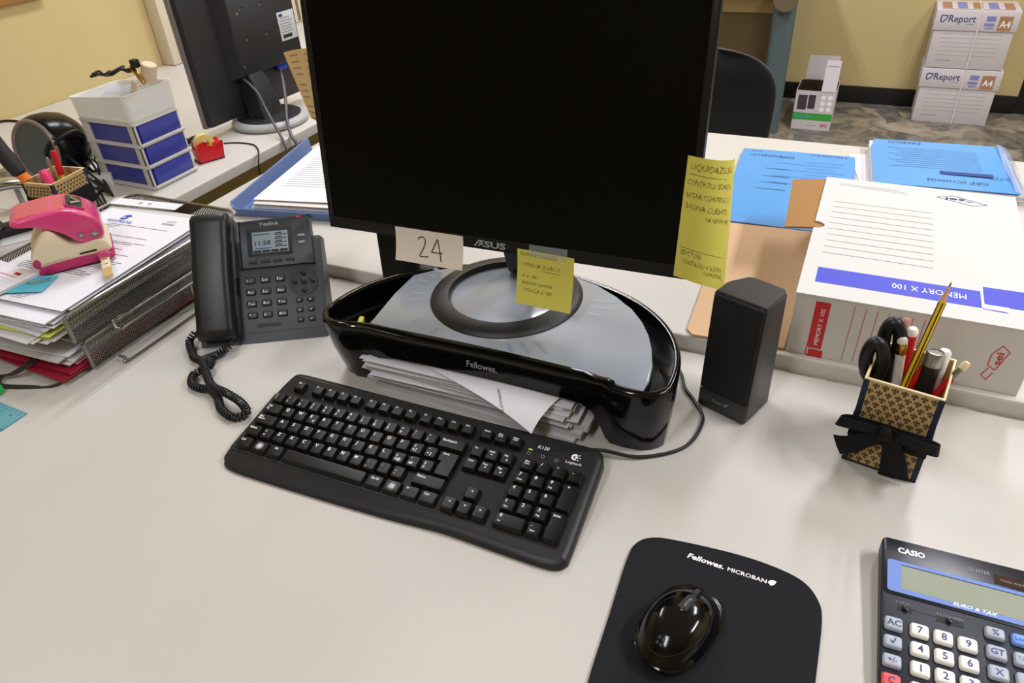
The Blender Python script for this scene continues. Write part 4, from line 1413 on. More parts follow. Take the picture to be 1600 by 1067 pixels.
def pen_holder(loc, rz, W, D, H, label, bow, pitch=9.5, band=(38, 68)):
    t = thing('pen_holder', label, 'pen holder', loc, rz)
    b = MB()
    x0, x1, y0, y1 = 0, W, 0, D
    for a in ((x0, x1, y0, y0 + 2.5), (x0, x1, y1 - 2.5, y1), (x0, x0 + 2.5, y0 + 2.5, y1 - 2.5), (x1 - 2.5, x1, y0 + 2.5, y1 - 2.5)):
        b.box(*a, 0, H, 'gold_paper')
        b.box(a[0] + (.3 if a[0] else -.2), a[1], a[2] - .2, a[3] + .2, H - 1.2, H + .8, 'cream_rim', 0.5)
    b.box(2, W - 2, 2, D - 2, 0.5, 3, 'navy_cloth')
    faces = [(frame((0, 0, 0), (1, 0, 0), (0, 0, 1)), W), (frame((W, 0, 0), (0, 1, 0), (0, 0, 1)), D), (frame((0, D, 0), (0, -1, 0), (0, 0, 1)), D), (frame((W, D, 0), (-1, 0, 0), (0, 0, 1)), W)]
    for F, w_ in faces:
        j = 0
        y = 7
        while y < H - 6:
            x = 8 + (pitch / 2 if j % 2 else 0)
            while x < w_ - 7:
                fleur(b, x, y, pitch * 0.235, F)
                x += pitch
            y += pitch * 0.86
            j += 1
        for e in ((0, 5.5), (w_ - 5.5, w_)):
            b.box(e[0], e[1], 0, H - 1, -0.4, 0.6, 'navy_cloth', 0.3, X=F)
        b.box(0, w_, 0, 3, -0.4, 0.6, 'navy_cloth', 0.3, X=F)
    b.build('box', t)
    r = MB()
    z0, z1 = band
    for F, w_ in faces:
        r.box(-1, w_ + 1, z0, z1, 0.3, 1.6, 'ribbon', 0.4, X=F)
    o = r.build('ribbon', t, label='wide black ribbon around the box')
    if bow:
        F = frame((0, 0, 0), (1, 0, 0), (0, 0, 1))
        def ribbon_sheet(pts, w0, w1, name='bow_loop', th=1.0, fix=None):
            P = smooth_path(pts, 6)
            k = MB()
            n_ = len(P) - 1
            rg = []
            for i, p in enumerate(P):
                tn = (P[min(i + 1, n_)] - P[max(i - 1, 0)]).normalized()
                side = Vector(fix).normalized() if fix else Vector((0, -1, 0)).cross(tn).normalized()
                w_ = (w0 + (w1 - w0) * i / n_) / 2
                dv = Vector((0, -1, 0))
                if fix:
                    nn = side.cross(tn).normalized() * (th / 2)
                    rg.append([p - side * w_ - nn, p + side * w_ - nn, p + side * w_ + nn, p - side * w_ + nn])
                    continue
                rg.append([p - side * w_ + dv * 1.2 * sin(i), p + dv * 1.6, p + side * w_ - dv * sin(i * .9), p + side * w_ + Vector((0, th, 0)), p + Vector((0, th - 1, 0)), p - side * w_ + Vector((0, th, 0))])
            k.loft(rg, 'ribbon')
            return k.build(name, o)
        c = Vector((36, -9, 68))
        ribbon_sheet([(36, -10, 66), (22, -18, 70), (6, -22, 71), (-8, -20, 68), (-13, -14, 65), (-6, -7, 64), (14, -5, 64), (36, -6, 65)], 13, 17, fix=(0.25, -.1, 1))
        ribbon_sheet([(36, -10, 66), (52, -18, 69), (70, -21, 69), (84, -18, 67), (88, -12, 65), (80, -6, 62), (58, -5, 61), (36, -6, 63)], 13, 20, fix=(-.12, -.1, 1))
        ribbon_sheet([(36, -9, 64), (22, -14, 52), (6, -16, 38), (-8, -15, 30)], 14, 27, 'bow_tail')
        ribbon_sheet([(38, -9, 64), (46, -13, 48), (52, -13, 28), (56, -10, 6)], 15, 32, 'bow_tail')
        MB().lathe([(0, -9), (7, -7.5), (9.5, -3), (9.5, 3), (7, 7.5), (0, 9)], 'ribbon', 20, X=T(36, -11, 65, ry=rad(90))).build('bow_knot', o)
    return t
pen_holder((64, 706, 0), rad(-9), 78, 80, 120, 'patterned gold pen holder with black bow, near the calculator', True)
pen_holder((-1435, 783, 0), rad(9), 74, 86, 122, 'patterned gold pen holder with plain dark band behind the pink hole punch', False, pitch=8.2, band=(55, 92))

def rod(b, p, q, prof, m, seg=16):
    """lathe along the line p -> q; prof = (radius, distance from p)"""
    p, q = Vector(p), Vector(q)
    d = (q - p).normalized()
    X = p.to_3d()
    R_ = d.to_track_quat('Z', 'Y').to_matrix().to_4x4()
    b.lathe(prof, m, seg, X=Matrix.Translation(p) @ R_)
    return (q - p).length
def stick(name, label, cat, p, q, parts, part_names=None, group=None, seg=16):
    """parts: (name, material, profile) each built along p->q; the thing's origin sits at p"""
    t = thing(name, label, cat, p, group=group)
    P0, D_ = Vector((0, 0, 0)), Vector(q) - Vector(p)
    for nm, m, prof in parts:
        b = MB()
        rod(b, P0, D_, prof, m, seg)
        b.build(nm, t)
    return t
# pencil
stick('pencil', 'yellow and black striped pencil leaning tip up out of the bowed pen holder', 'pencil', (96, 722, 5), (121, 757, 222),
      [('shaft', 'yellow_paint', [(0, 0), (3.9, 0), (3.9, 200), (3.8, 201), (0, 201)]), ('wooden_cone', 'wood_tip', [(3.8, 200.8), (1.1, 217), (0, 217)]), ('lead', 'graphite', [(1.1, 216.8), (0.3, 222), (0, 222)])], seg=6)
pp = bpy.data.objects['pencil']
b = MB()
D_ = Vector((25, 35, 217)).normalized()
for sd in (Vector((-0.9, -0.4, 0)), Vector((0.9, -0.45, 0)), Vector((0.1, -1, 0))):
    n_ = (sd - D_ * sd.dot(D_)).normalized() * 3.55
    if sd.x != 0.1:
        b.tube([n_ + D_ * 20, n_ + D_ * 199], 0.8, 'graphite', seg=5)
b.build('black_stripe', pp)
# scissors
t = thing('scissors', 'scissors with black plastic handles standing in the bowed pen holder', 'scissors', (84, 748, 4))
def ringtube(c, ax, az, y, n=28, tilt=0.0, rx=0):
    return [Vector((c[0] + ax * cos(q) * cos(tilt) - az * sin(q) * sin(tilt), y + rx * sin(q), c[1] + ax * cos(q) * sin(tilt) + az * sin(q) * cos(tilt))) for q in [2 * PI * k / n for k in range(n + 1)]]
b = MB()
b.tube(ringtube((-13, 120), 8.5, 24, -12, tilt=0.10), 7.2, 'black', seg=12, cap=False)
b.tube([(-9, -10, 100), (-5, -4, 84), (-3, -2, 62)], [8, 8, 5], 'black', seg=10)
b.build('handle', t)
b = MB()
b.tube(ringtube((0, 136), 8, 24, 8, tilt=0.12), 7.2, 'black', seg=12, cap=False)
b.tube([(0, 5, 118), (3, 2, 92), (2, 0, 66)], [8, 8, 5], 'black', seg=10)
b.build('handle', t)
b = MB()
b.box(-6, 6, -4, -2, 2, 96, 'steel', 0.5).box(-4, 8, -1, 1, 2, 94, 'steel', 0.5)
b.build('blades', t)
# pens
def pen(label, p, q, r, body, cap, capm, cat='pen', name='ballpoint_pen', ringm=None, extra=None):
    L_ = (Vector(q) - Vector(p)).length
    parts = [('barrel', body, [(0, 0), (r * .5, 1), (r, 12), (r, L_ - cap), (0, L_ - cap)]), ('cap', capm, [(r * 1.03, L_ - cap - .1), (r * 1.05, L_ - 4), (r * .7, L_ - 1), (0, L_)])]
    if ringm:
        parts.append(('ring', ringm, [(r * 1.08, L_ - cap - 12), (r * 1.12, L_ - cap - 11), (r * 1.12, L_ - cap + 1), (r * 1.04, L_ - cap + 2)]))
    return stick(name, label, cat, p, q, parts)
pen('white pen with gold ring and white top in the bowed pen holder', (110, 750, 4), (93, 750, 152), 5.2, 'white_plastic', 9, 'white_plastic', ringm='gold')
pen('red pen with clear pink tip, rearmost in the bowed pen holder', (96, 768, 4), (94, 767, 166), 4.4, 'red_plastic', 22, 'clear_pink')
pen('red pen with white push button in the bowed pen holder', (108, 766, 4), (101, 760, 160), 5.8, 'red_plastic', 9, 'white_plastic')
t = stick('marker_pen', 'thick black marker with silver end in the bowed pen holder', 'marker', (124, 722, 4), (126, 741, 148),
      [('barrel', 'black', [(0, 0), (8.6, 1), (8.8, 128), (8.4, 130), (0, 130)]), ('end_cap', 'steel', [(9.2, 128), (9.4, 130), (9.4, 141), (8.4, 144), (6.8, 144.2), (6.6, 143), (0, 143)])])
pen('white capped pen behind the black marker in the bowed pen holder', (132, 738, 4), (137, 757, 142), 6.5, 'white_plastic', 30, 'white_plastic')
stick('pencil', 'red pencil with worn white eraser leaning right in the bowed pen holder', 'pencil', (100, 722, 6), (158, 748, 134),
      [('shaft', 'red_plastic', [(0, 0), (3.9, 0), (3.9, 124), (0, 124)]), ('ferrule', 'steel', [(4.1, 122), (4.3, 123), (4.1, 126), (4.3, 129), (4.1, 136), (0, 136)]), ('eraser', 'cream_rim', [(3.9, 135), (4, 142), (2.8, 145), (0, 145)])])
pen('slim pink red pen lying low between the pencil and marker', (86, 730, 4), (121, 740, 128), 4.0, 'red_plastic', 8, 'red_plastic')
# left holder contents
stick('marker_pen', 'red capped thin yellow pen standing in the far left pen holder', 'marker', (-1402, 838, 4), (-1403, 850, 166),
      [('barrel', 'yellow_paint', [(0, 0), (3.6, 1), (3.6, 122), (0, 122)]), ('cap', 'red_plastic', [(6.2, 115), (6.4, 116), (6.2, 156), (4.8, 161), (0, 162.5)])])
stick('marker_pen', 'hot pink capped pen leaning in the far left pen holder', 'marker', (-1378, 816, 4), (-1409, 818, 138),
      [('cap', 'hot_pink', [(0, 0), (9, 1), (9.2, 128), (8, 134), (6, 137), (0, 137.5)])])
t = stick('screwdriver', 'black handled screwdriver with orange collar leaning over the far left pen holder', 'screwdriver', (-1404, 798, 60), (-1462, 786, 196),
      [('blade', 'steel', [(0, 0), (2.4, 0.5), (2.4, 74), (0, 74)]), ('collar', 'orange', [(5, 66), (9.5, 68), (10.5, 82), (0, 82)]), ('grip', 'matte_black', [(9, 82), (14, 86), (16, 110), (14.5, 130), (16, 170), (14, 178), (0, 180)])])
stick('hex_key', 'bent chrome tool sticking up from the far left pen holder', 'tool', (-1420, 838, 5), (-1432, 850, 148), [('rod', 'chrome', [(0, 0), (3.2, 0), (3.4, 140), (2, 144), (0, 144)])])
stick('ballpoint_pen', 'blue pen mostly hidden inside the far left pen holder', 'pen', (-1398, 818, 4), (-1421, 816, 128), [('barrel', 'navy_ink', [(0, 0), (4, 1), (4, 112), (0, 113)]), ('clip_end', 'chrome', [(4.2, 112), (4.3, 122), (0, 124)])])

# ---------------------------------------------------------------- archive box
t = thing('archive_box', 'white cardboard archive box lying flat with blue band and red side label', 'archive box', (110, 1060, 24.3))
X = T(-110, -1060, -24.3)
b = MB(X)
b.box(-25, 245, 865, 867.5, 24.5, 117, 'box_side')
b.box(-25, 245, 1252.5, 1255, 24.5, 117, 'box_side')
b.box(242.5, 245, 867.5, 1252.5, 24.5, 117, 'box_side')
b.box(-24, 244, 866, 1254, 24.4, 27, 'kraft')
F = frame((0, 864.8, 0), (1, 0, 0), (0, 0, 1))
b.quad(0, 18, 38, 110, 0.2, 'box_red', X=F)
b.quad(3, 21, 22, 36, 0.35, 'box_red', X=F)
b.line((0, 38), (0, 26), 1.2, 'box_red', X=F, z=0.4)
b.line((0, 26), (4, 26), 1.2, 'box_red', X=F, z=0.4)
b.text('MEMORY X 100', 13, 44, 5.4, 'white_ink', X=F, z=0.6, rz=PI / 2, w=56)
for k in range(7):
    b.line((45 + 13.2 * k, 28), (46 + 13.2 * k, 111 - 0.3 * k), 0.7, 'box_red', X=F, z=0.3)
for a, c in (((204, 78), (212, 92)), ((212, 92), (221, 84)), ((221, 84), (213, 56)), ((213, 56), (204, 62)), ((204, 62), (204, 78)), ((206, 58), (201, 46)), ((201, 46), (208, 40)), ((208, 40), (212, 52))):
    b.line(a, c, 1.1, 'box_red', X=F, z=0.3)
b.text('sei', 216, 64, 8, 'box_red', X=F, z=0.4, rz=PI / 2, w=18, off=0.02)
b.build('box_body', t)
l = MB(X)
lid = [(-26, 864), (246, 864), (246, 1256), (-26, 1256), (-26, 1082), (-20, 1081), (-14, 1077), (-11, 1070), (-14, 1063), (-20, 1059), (-26, 1058)]
l.prism(lid, 116.5, 118.6, 'box_white')
G = T(0, 0, 118.7)
for k in range(10):
    y = 1160 - k * 19.5
    l.line((-6, y), (132, y - 1), 0.7, 'dark_ink', X=G, z=0.1)
l.quad(-7, 184, 899, 940, 0.12, 'box_blue', X=G)
l.quad(185, 212, 896, 911, 0.12, 'box_blue', X=G)
l.prism(rrect(184, 213, 897, 956, 3), 0.05, 0.2, 'white_ink', X=G)
l.prism(rrect(187, 246, 909, 953, 2), 0.1, 0.35, 'box_blue', X=G)
l.line((184, 899), (210, 897), 1.2, 'box_blue', X=G, z=0.4)
l.text('MEMORY X 100', 168, 926, 12.5, 'white_ink', X=G, z=0.3, rz=PI, w=84)
for a, c in (((138, 1222), (160, 1234)), ((160, 1234), (206, 1212)), ((206, 1212), (186, 1203)), ((186, 1203), (138, 1222))):
    l.line(a, c, 1.2, 'navy_ink', X=G, z=0.2)
l.text('*sei', 188, 1224, 10, 'navy_ink', X=G, z=0.2, rz=PI + rad(-2), w=38, off=0.02)
for k, (x0, x1) in enumerate(((-4, 84), (-4, 98), (30, 98))):
    l.line((x0, 1234 - 5 * k), (x1, 1231 - 5.5 * k), 0.9, 'grey_ink', X=G, z=0.1)
l.build('lid', t)
f = MB(X)
f.prism([(-160, 868), (-150, 856), (-121, 858), (-27, 866), (-27, 1236), (-150, 1238), (-172, 1222), (-176, 1210)], 25.2, 28, 'kraft')
f.build('side_flap', t, label='brown cardboard flap folded open on the desk')
f = MB(X)
f.loft([[(-25.5, 1064, 116.2), (-25.5, 1252, 116.2), (-25.5, 1252, 113.8), (-25.5, 1064, 113.8)], [(-66, 1060, 113), (-78, 1243, 113), (-78, 1243, 110.8), (-66, 1060, 110.8)]], 'kraft_shade')  # shade on this flap is painted in its colour
f.loft([[(-26, 1052, 115.9), (-8, 1052, 115.9), (-8, 1090, 115.9), (-26, 1090, 115.9)], [(-26, 1052, 113.8), (-8, 1052, 113.8), (-8, 1090, 113.8), (-26, 1090, 113.8)]], 'kraft_shade')
f.build('dust_flap', t, label='brown inner flap, shade put into its colour, standing off the open side')

# ---------------------------------------------------------------- blue folders on the far desk
def inked(b, words, m='dark_ink', X=None, warp=None):
    for tx, x, y, h, w_, rz in words:
        b.text(tx, x, y, h, m, z=0.2, w=w_, rz=rz, X=X, warp=warp, off=-0.004)
t = thing('plastic_folder', 'pair of blue plastic folders lying left of the archive box', 'folder', (-90, 1430, 24.2), rad(3), group=None)
b = MB()
b.sheet(lambda u, v: (-112 + 224 * u, -200 + 372 * v, 1.8 + 0.6 * sin(u * 4)), 10, 10, 'folder_blue', 0.8)
inked(b, [('LIQUIDAZIONE IVA  3\u00b0 2025', 96, 165, 8, 190, PI)], X=T(0, 0, 2.4))
b.build('rear_folder', t)
b = MB()
b.sheet(lambda u, v: (-112 + 224 * u, -202 + 350 * v, 5.0 + 0.8 * sin(u * 5 + 1)), 10, 10, 'folder_blue', 0.8)
Xf = T(0, 0, 6.2)
inked(b, [('DIPENDENTI', -6, 134, 11, 86, PI)], X=Xf)
for x0, y, w_ in ((-10, 60, 46), (-8, 20, 50), (-8, -12, 54), (-10, -44, 56)):
    b.line((x0, y), (x0 - w_, y), 1.8, 'dark_ink', X=Xf, z=0)
for k in range(9):
    b.line((92 - (k % 3) * 8, 112 - 17 * k), (20 - (k % 2) * 60, 111 - 17 * k), 1.0, 'folder_ink', X=Xf, z=0)
b.build('front_folder', t)
f = MB().sheet(lambda u, v: (-108 + 212 * u, -198 + 344 * v, 3.4), 4, 4, 'paper', 0.6)
f.build('inner_sheets', t)

t = thing('folder_bundle', 'thick bundle of blue plastic folders behind the archive box', 'folder', (163, 1565, 24.2), rad(4))
for k in range(5):
    z = 1.2 + 4.4 * k
    b = MB().sheet(lambda u, v: (-122 + 246 * u, -126 + 236 * v, z + 0.8 * sin(u * 6 + k)), 8, 6, 'paper' if k % 2 == 0 else 'paper_grey', 3.2)
    b.build('paper_layer', t)
b = MB()
b.sheet(lambda u, v: (-120 + 238 * u + (5 if v > .9 else 0), -128 + 236 * v, 24 + 1.2 * sin(u * 5) * sin(v * 3)), 12, 12, 'folder_blue', 1.2)
Xf = T(0, 0, 26.3)
inked(b, [('PANICO', -28, 98, 11, 60, PI), ('c/o', 110, -62, 12, 30, PI), ('GRP (Cristina)', 72, -92, 11, 100, PI)], X=Xf)
for k in range(10):
    b.line((70, 62 - 11 * k), (-90 + (k % 3) * 12, 60 - 11 * k), 1.1, 'folder_ink', X=Xf, z=0)
b.quad(-4, 84, -64, -50, 0.05, 'navy_ink', X=Xf)
b.build('top_folder', t)
b = MB().sheet(lambda u, v: (110 + 34 * u, -125 + 238 * v, 26 - 22 * u ** 2 + 2.2 * sin(v * 9)), 8, 14, 'plastic_film', 0.6)
b.build('film_edge', t, label='clear plastic film edge')
flat_sheet('paper_sheet', 'white paper edge sticking out left of the folder bundle', 'paper', 48, 1538, 25, rad(12), w=60, h=190, m='paper', wav=0.4)

# ---------------------------------------------------------------- blue document box with papers, left of the monitor
t = thing('document_case', 'pale blue plastic document case full of papers behind the phone', 'document case', (-1092, 958, 24.3), rad(11))
b = MB()
def wall(p, q, h0, h1, th=2.2, lean=6):
    p, q = Vector(p), Vector(q)
    d_ = (q - p).normalized()
    n_ = Vector((d_.y, -d_.x, 0))
    b.loft([[p, p + n_ * lean + Vector((0, 0, h0)), p + n_ * (lean - th) + Vector((0, 0, h0)), p - n_ * th], [q, q + n_ * lean + Vector((0, 0, h1)), q + n_ * (lean - th) + Vector((0, 0, h1)), q - n_ * th]], 'tray_blue')
    b.tube([p + n_ * lean + Vector((0, 0, h0)), q + n_ * lean + Vector((0, 0, h1))], 2.2, 'tray_blue', seg=8)
b.box(0, 290, 0, 350, 0, 2, 'tray_blue')
wall((10, 0, 0), (290, 0, 0), 18, 18)
wall((0, 345, 0), (0, 10, 0), 34, 25, lean=5)
wall((0, 10, 0), (10, 0, 0), 25, 17, lean=5)
wall((290, 0, 0), (290, 350, 0), 18, 24)
b.build('case', t)
for k in range(7):
    o = flat_sheet('paper_sheet', 'stacked white document inside the pale blue document case', 'paper', 0, 0, 0, 0, m='paper' if k % 2 else 'paper_warm', wav=0.3, th=1.6, group='documents in the pale blue case', lines=0)
    v = Matrix.Rotation(rad(11), 4, 'Z') @ Vector((135 + k * 1.5, 176 + (k % 3) * 2, 0))
    put(o, (-1092 + v.x, 958 + v.y, 28.5 + 2.6 * k), rad(11 + (k % 3) * .4))
    o.scale.y = 1.08
o = flat_sheet('paper_sheet', 'topmost printed form lying in the pale blue document case', 'paper', -992, 1158, 48.5, rad(12), lines=18, wav=0.5)
b = MB()
o2 = MB().text('N', 0, 0, 0.1, 'red_ink').build if False else None

# ---------------------------------------------------------------- wire mesh letter trays
t = thing('letter_tray_rack', 'two tier dark wire mesh letter tray filled with papers', 'letter tray', (-1090, 660, 0))
X = T(1090, -660, 0)
def tray(z, x0, x1, y0, y1, h, name):
    b = MB(X)
    th = 1.0
    b.box(x0, x1, y0, y1, z, z + th, 'mesh_steel')
    b.box(x1 - th, x1, y0, y1 - 30, z + th, z + h, 'mesh_steel')
    b.box(x0, x0 + th, y0, y1 - 30, z + th, z + h, 'mesh_steel')
    b.box(x0 + 30, x1 - 30, y1 - th, y1, z + th, z + h, 'mesh_steel')
    for cx, s_ in ((x1 - 30, 0), (x0 + 30, PI / 2)):
        b.lathe([(30, z + th), (30, z + h)], 'mesh_steel', 10, X=T(cx, y1 - 30, 0), a0=s_, a1=s_ + PI / 2)
    o = b.build(name, t, uvbox=True)
    r = MB(X)
    path = [(x1, y0, z + 2), (x1, y0 + 1, z + h - 4), (x1, y0 + 6, z + h), (x1, y0 + 60, z + h), (x1, y1 - 32, z + h)]
    path += [(x1 - 30 + 30 * cos(q), y1 - 30 + 30 * sin(q), z + h) for q in [PI / 2 * k / 8 for k in range(9)]]
    path += [(x0 + 30 - 30 * sin(q), y1 - 30 + 30 * cos(q), z + h) for q in [PI / 2 * k / 8 for k in range(9)]]
    path += [(x0, y0 + 60, z + h), (x0, y0 + 6, z + h), (x0, y0 + 1, z + h - 4), (x0, y0, z + 2)]
    r.tube(path, 2.6, 'tray_steel', seg=8)
    r.box(x1 - 4, x1 + 1.5, y0 - 2.5, y0 + 1.5, z - 1, z + h - 2, 'tray_steel', 1)
    r.box(x0 - 1.5, x0 + 4, y0 - 2.5, y0 + 1.5, z - 1, z + h - 2, 'tray_steel', 1)
    r.tube([(x0, y0, z), (x1, y0, z)], 2, 'tray_steel', seg=8)
    r.build('wire_rim', o)
    return o
tray(9, -1212, -952, 500, 842, 43, 'lower_tray')
tray(64, -1210, -944, 488, 842, 42, 'upper_tray')
for x in (-924, -1232):
    sg = 1 if x > -1100 else -1
    b = MB(X)
    b.tube(smooth_path([(x - 14 * sg, 535, 9), (x - 4 * sg, 536, 8), (x, 545, 2.4), (x, 700, 2.4), (x, 830, 2.4), (x - 12 * sg, 838, 8)], 5), 2.2, 'tray_steel', seg=8)
    b.tube(smooth_path([(x - 22 * sg, 560, 62), (x - 24 * sg, 552, 58), (x - 12 * sg, 548, 52), (x - 10 * sg, 556, 46), (x - 12 * sg, 575, 47), (x - 12 * sg, 780, 47), (x - 12 * sg, 812, 55), (x - 20 * sg, 822, 62), (x - 14 * sg, 800, 60), (x - 14 * sg, 600, 60), (x - 16 * sg, 575, 60), (x - 22 * sg, 560, 62)], 5), 2.2, 'tray_steel', seg=8)
    b.box(x - 13 * sg - 1, x - 13 * sg + 1, 690, 694, 2, 48, 'tray_steel')
    b.box(min(x, x - 13 * sg), max(x, x - 13 * sg), 690, 694, 1, 3, 'tray_steel')
    b.build('side_rail', t)

def place_sheets(n, z0, dz, cx, cy, rz0, dr, label, group, mats, dim=(212, 300), jx=8, jy=10, th=1.2):
    for k in range(n):
        flat_sheet('paper_sheet', label, 'paper', cx + random.uniform(-jx, jx), cy + random.uniform(-jy, jy), z0 + dz * k, rad(rz0 + random.uniform(-dr, dr)), w=dim[0], h=dim[1], m=mats[k % len(mats)], group=group, wav=0.35, th=th)
# lower tray: red folders and papers hanging over the front
def folder_flat(name, label, cat, cx, cy, z, rz, w, h, m, th=1.5):
    o = MB().sheet(lambda u, v: ((u - .5) * w, (v - .5) * h, 0.5 * sin(u * 5)), 6, 6, m, th).build(name)
    put(o, (cx, cy, z), rz)
    return tag(o, label, cat)
folder_flat('red_folder', 'dark red cardboard folder at the bottom of the lower mesh tray', 'folder', -1066, 632, 12.2, rad(-2), 226, 350, 'red_folder')
folder_flat('red_folder', 'red plastic folder with pink front in the lower mesh tray', 'folder', -1078, 628, 15.6, rad(3), 222, 330, 'red_folder')
folder_flat('pink_folder', 'translucent pink folder sheet on top of the red folders', 'folder', -1086, 640, 18.6, rad(4), 215, 320, 'pink_film', 0.8)
place_sheets(5, 22, 3.4, -1088, 618, 4, 2.5, 'white paper sticking forward out of the lower mesh tray', 'papers in the lower mesh tray', ('paper_grey', 'paper', 'paper_warm'), jy=6, th=1.8)
# papers in the upper tray
place_sheets(4, 67.5, 2.6, -1096, 616, 2, 3, 'white paper low in the upper mesh tray', 'papers in the upper mesh tray', ('paper_warm', 'paper_grey'), dim=(228, 318), th=1.6)
folder_flat('yellow_green_sheet', 'yellow green sheet whose edge shows between the tray papers', 'paper', -1090, 612, 78.2, rad(5), 218, 306, 'chartreuse', 1.4)
place_sheets(8, 80.5, 2.6, -1084, 628, 3, 4, 'white paper in the crumpled middle of the upper mesh tray pile', 'upper papers in the upper mesh tray', ('paper', 'paper', 'paper_grey'), dim=(216, 306), th=1.4)
# ring binder strip of the clear sleeve at the back of the top sheet
sl = MB().box(-1.5, 26, -150, 150, 0, 0.6, 'white_plastic')
o = MB().sheet(lambda u, v: ((u - .5) * 226, (v - .5) * 306, 0.6 * sin(u * 4) + .6), 10, 10, 'paper_grey', 0.5).build('punched_sleeve')
put(o, (-1082, 654, 101.6), rad(4))
tag(o, 'clear punched document sleeve under the printed letter in the upper tray', 'sleeve')
PR = rad(3)
pt = MB()
pf = lambda u, v: ((u - .5) * 210, (v - .5) * 297, 0.8 + 0.8 * sin(u * 5 + 1) * sin(v * 4))
pt.sheet(pf, 14, 14, 'paper', 0.35)
onp = lambda p: Vector((p.x, p.y, pf(p.x / 210 + .5, p.y / 297 + .5)[2] + 0.45))
pt.text('RESPEDIL', -72, 104, 8, 'blue_ink', w=56, z=0, warp=onp, off=0.015)
pt.prism([(-52, 115), (-44, 115), (-41, 119), (-41, 126), (-37, 130), (-44, 133), (-52, 128)][::-1], 1.6, 2.1, 'blue_ink')
pt.prism([(-49, 119), (-45, 119), (-45, 123), (-49, 123)][::-1], 2.1, 2.25, 'paper')
pt.quad(40, 66, 116, 121, 0, 'grey_ink', warp=onp)
for k in range(2):
    pt.quad(44, 62, 125 + 4 * k, 126.4 + 4 * k, 0, 'grey_ink', warp=onp)
for k in range(5):
    pt.quad(-68, -68 + random.uniform(18, 40), 92 - 5 * k, 93.3 - 5 * k, 0, 'pencil_ink', warp=onp)
for y0, nl in ((97, 1), (62, 2), (45, 3), (24, 1), (8, 2), (-14, 6), (-50, 4)):
    for k in range(nl):
        x0, x1 = (-62 if y0 == 97 else -86), (-86 + random.uniform(120, 168) if k < nl - 1 or nl == 1 else -30)
        yy = y0 - 5 * k
        for q in range(6):
            pt.quad(x0 + (x1 - x0) * q / 6, x0 + (x1 - x0) * (q + 0.93) / 6, yy, yy + 1.3, 0, 'pencil_ink', warp=onp)
for k in range(5):
    pt.quad(-80, -52, -118 - 4 * k, -117 - 4 * k, 0, 'lav_ink', warp=onp)
    pt.quad(-10, 24 - 3 * k, -122 - 4 * k, -121 - 4 * k, 0, 'lav_ink', warp=onp)
o = pt.build('printed_letter')
put(o, (-1076, 640, 104.5), rad(4))
tag(o, 'printed letter with blue company logo lying on top of the upper tray', 'letter')
o = MB().box(-12, 12, -75, 75, 0, 0.8, 'white_plastic').box(-12, 12, -75, 75, 0.8, 1.0, 'paper').lathe([(0, 1.3), (4, 1.3), (4, 1.0)], 'grey_ink', 16, X=T(0, 10, 0)).lathe([(0, 1.3), (4, 1.3), (4, 1.0)], 'grey_ink', 16, X=T(0, -10, 0)).build('binding_strip')
put(o, (-1140, 812, 106.5), rad(97))
tag(o, 'white punched binding strip with two grey holes at the rear of the upper tray', 'binding strip')
o = MB().box(-30, 30, -24, 24, 0, 0.5, 'teal_note').build('turquoise_note')
put(o, (-1074, 534, 107.8), rad(24))
tag(o, 'turquoise sticky note partly under the squared notebook on the tray', 'sticky note')
c = MB().tube(smooth_path([(-14, 0, 1), (14, 0, 1), (18, 3, 1), (14, 6, 1), (-12, 6, 1), (-15, 3.6, 1), (-12, 1.6, 1), (8, 1.6, 1)], 5), 0.6, 'steel', seg=6).build('paper_clip')
put(c, (-1066, 540, 108.5), rad(40))
tag(c, 'long steel paper clip on the turquoise note', 'paper clip')
# squared notebook lying across the tray on the left
nb = MB()
nb.sheet(lambda u, v: (-120 * u, 150 * v, 3.6 + 0.5 * sin(v * 3)), 6, 6, 'paper', 0.5)
nb.box(-120, 0, 0, 150, 0, 3, 'paper_grey')
for k in range(16):
    nb.line((-106, 6 + 7.5 * k), (-3, 6 + 7.5 * k), 0.5, 'paper_grey', z=4.5)
for k in range(14):
    nb.line((-5 - 7.5 * k, 4), (-5 - 7.5 * k, 120), 0.5, 'paper_grey', z=4.5)
nb.quad(-36, -22, 132, 138, 4.6, 'red_ink')
nb.quad(-27, -22, 133, 137, 4.7, 'dark_ink')
nb.line((-60, 126), (-20, 127), 1.2, 'red_ink', z=4.6)
o = nb.build('squared_notebook')
put(o, (-1096, 406, 108.8), rad(-5))
tag(o, 'squared paper notebook with small red logo lying across the left of the tray', 'notebook')

# ---------------------------------------------------------------- pink hole punch
t = thing('hole_punch', 'pink and cream paper hole punch standing on the tray papers', 'hole punch', (-1078, 556, 109), rad(54))
b = MB()
def sweep(b, prof, y0, y1, m, r=6, sc=0.93, n=4):
    cx = sum(p[0] for p in prof) / len(prof)
    cz = sum(p[1] for p in prof) / len(prof)
    rg = []
    for k in range(n + 1):
        a = PI / 2 * k / n
        s_ = sc + (1 - sc) * sin(a)
        rg.append([(cx + (x - cx) * s_, y0 + r * (1 - cos(a)), cz + (z - cz) * s_) for x, z in prof])
    for k in range(n, -1, -1):
        a = PI / 2 * k / n
        s_ = sc + (1 - sc) * sin(a)
        rg.append([(cx + (x - cx) * s_, y1 - r * (1 - cos(a)), cz + (z - cz) * s_) for x, z in prof])
    b.loft(rg, m)
def sp(pts, n=4):
    return [(p.x, p.y) for p in smooth_path([(x, z, 0) for x, z in pts], n, closed=True)]
sweep(b, sp([(2, 0), (0, 6), (8, 12), (50, 14), (92, 12), (102, 8), (102, 0), (50, 0)]), 0, 96, 'pink_dark', 5)
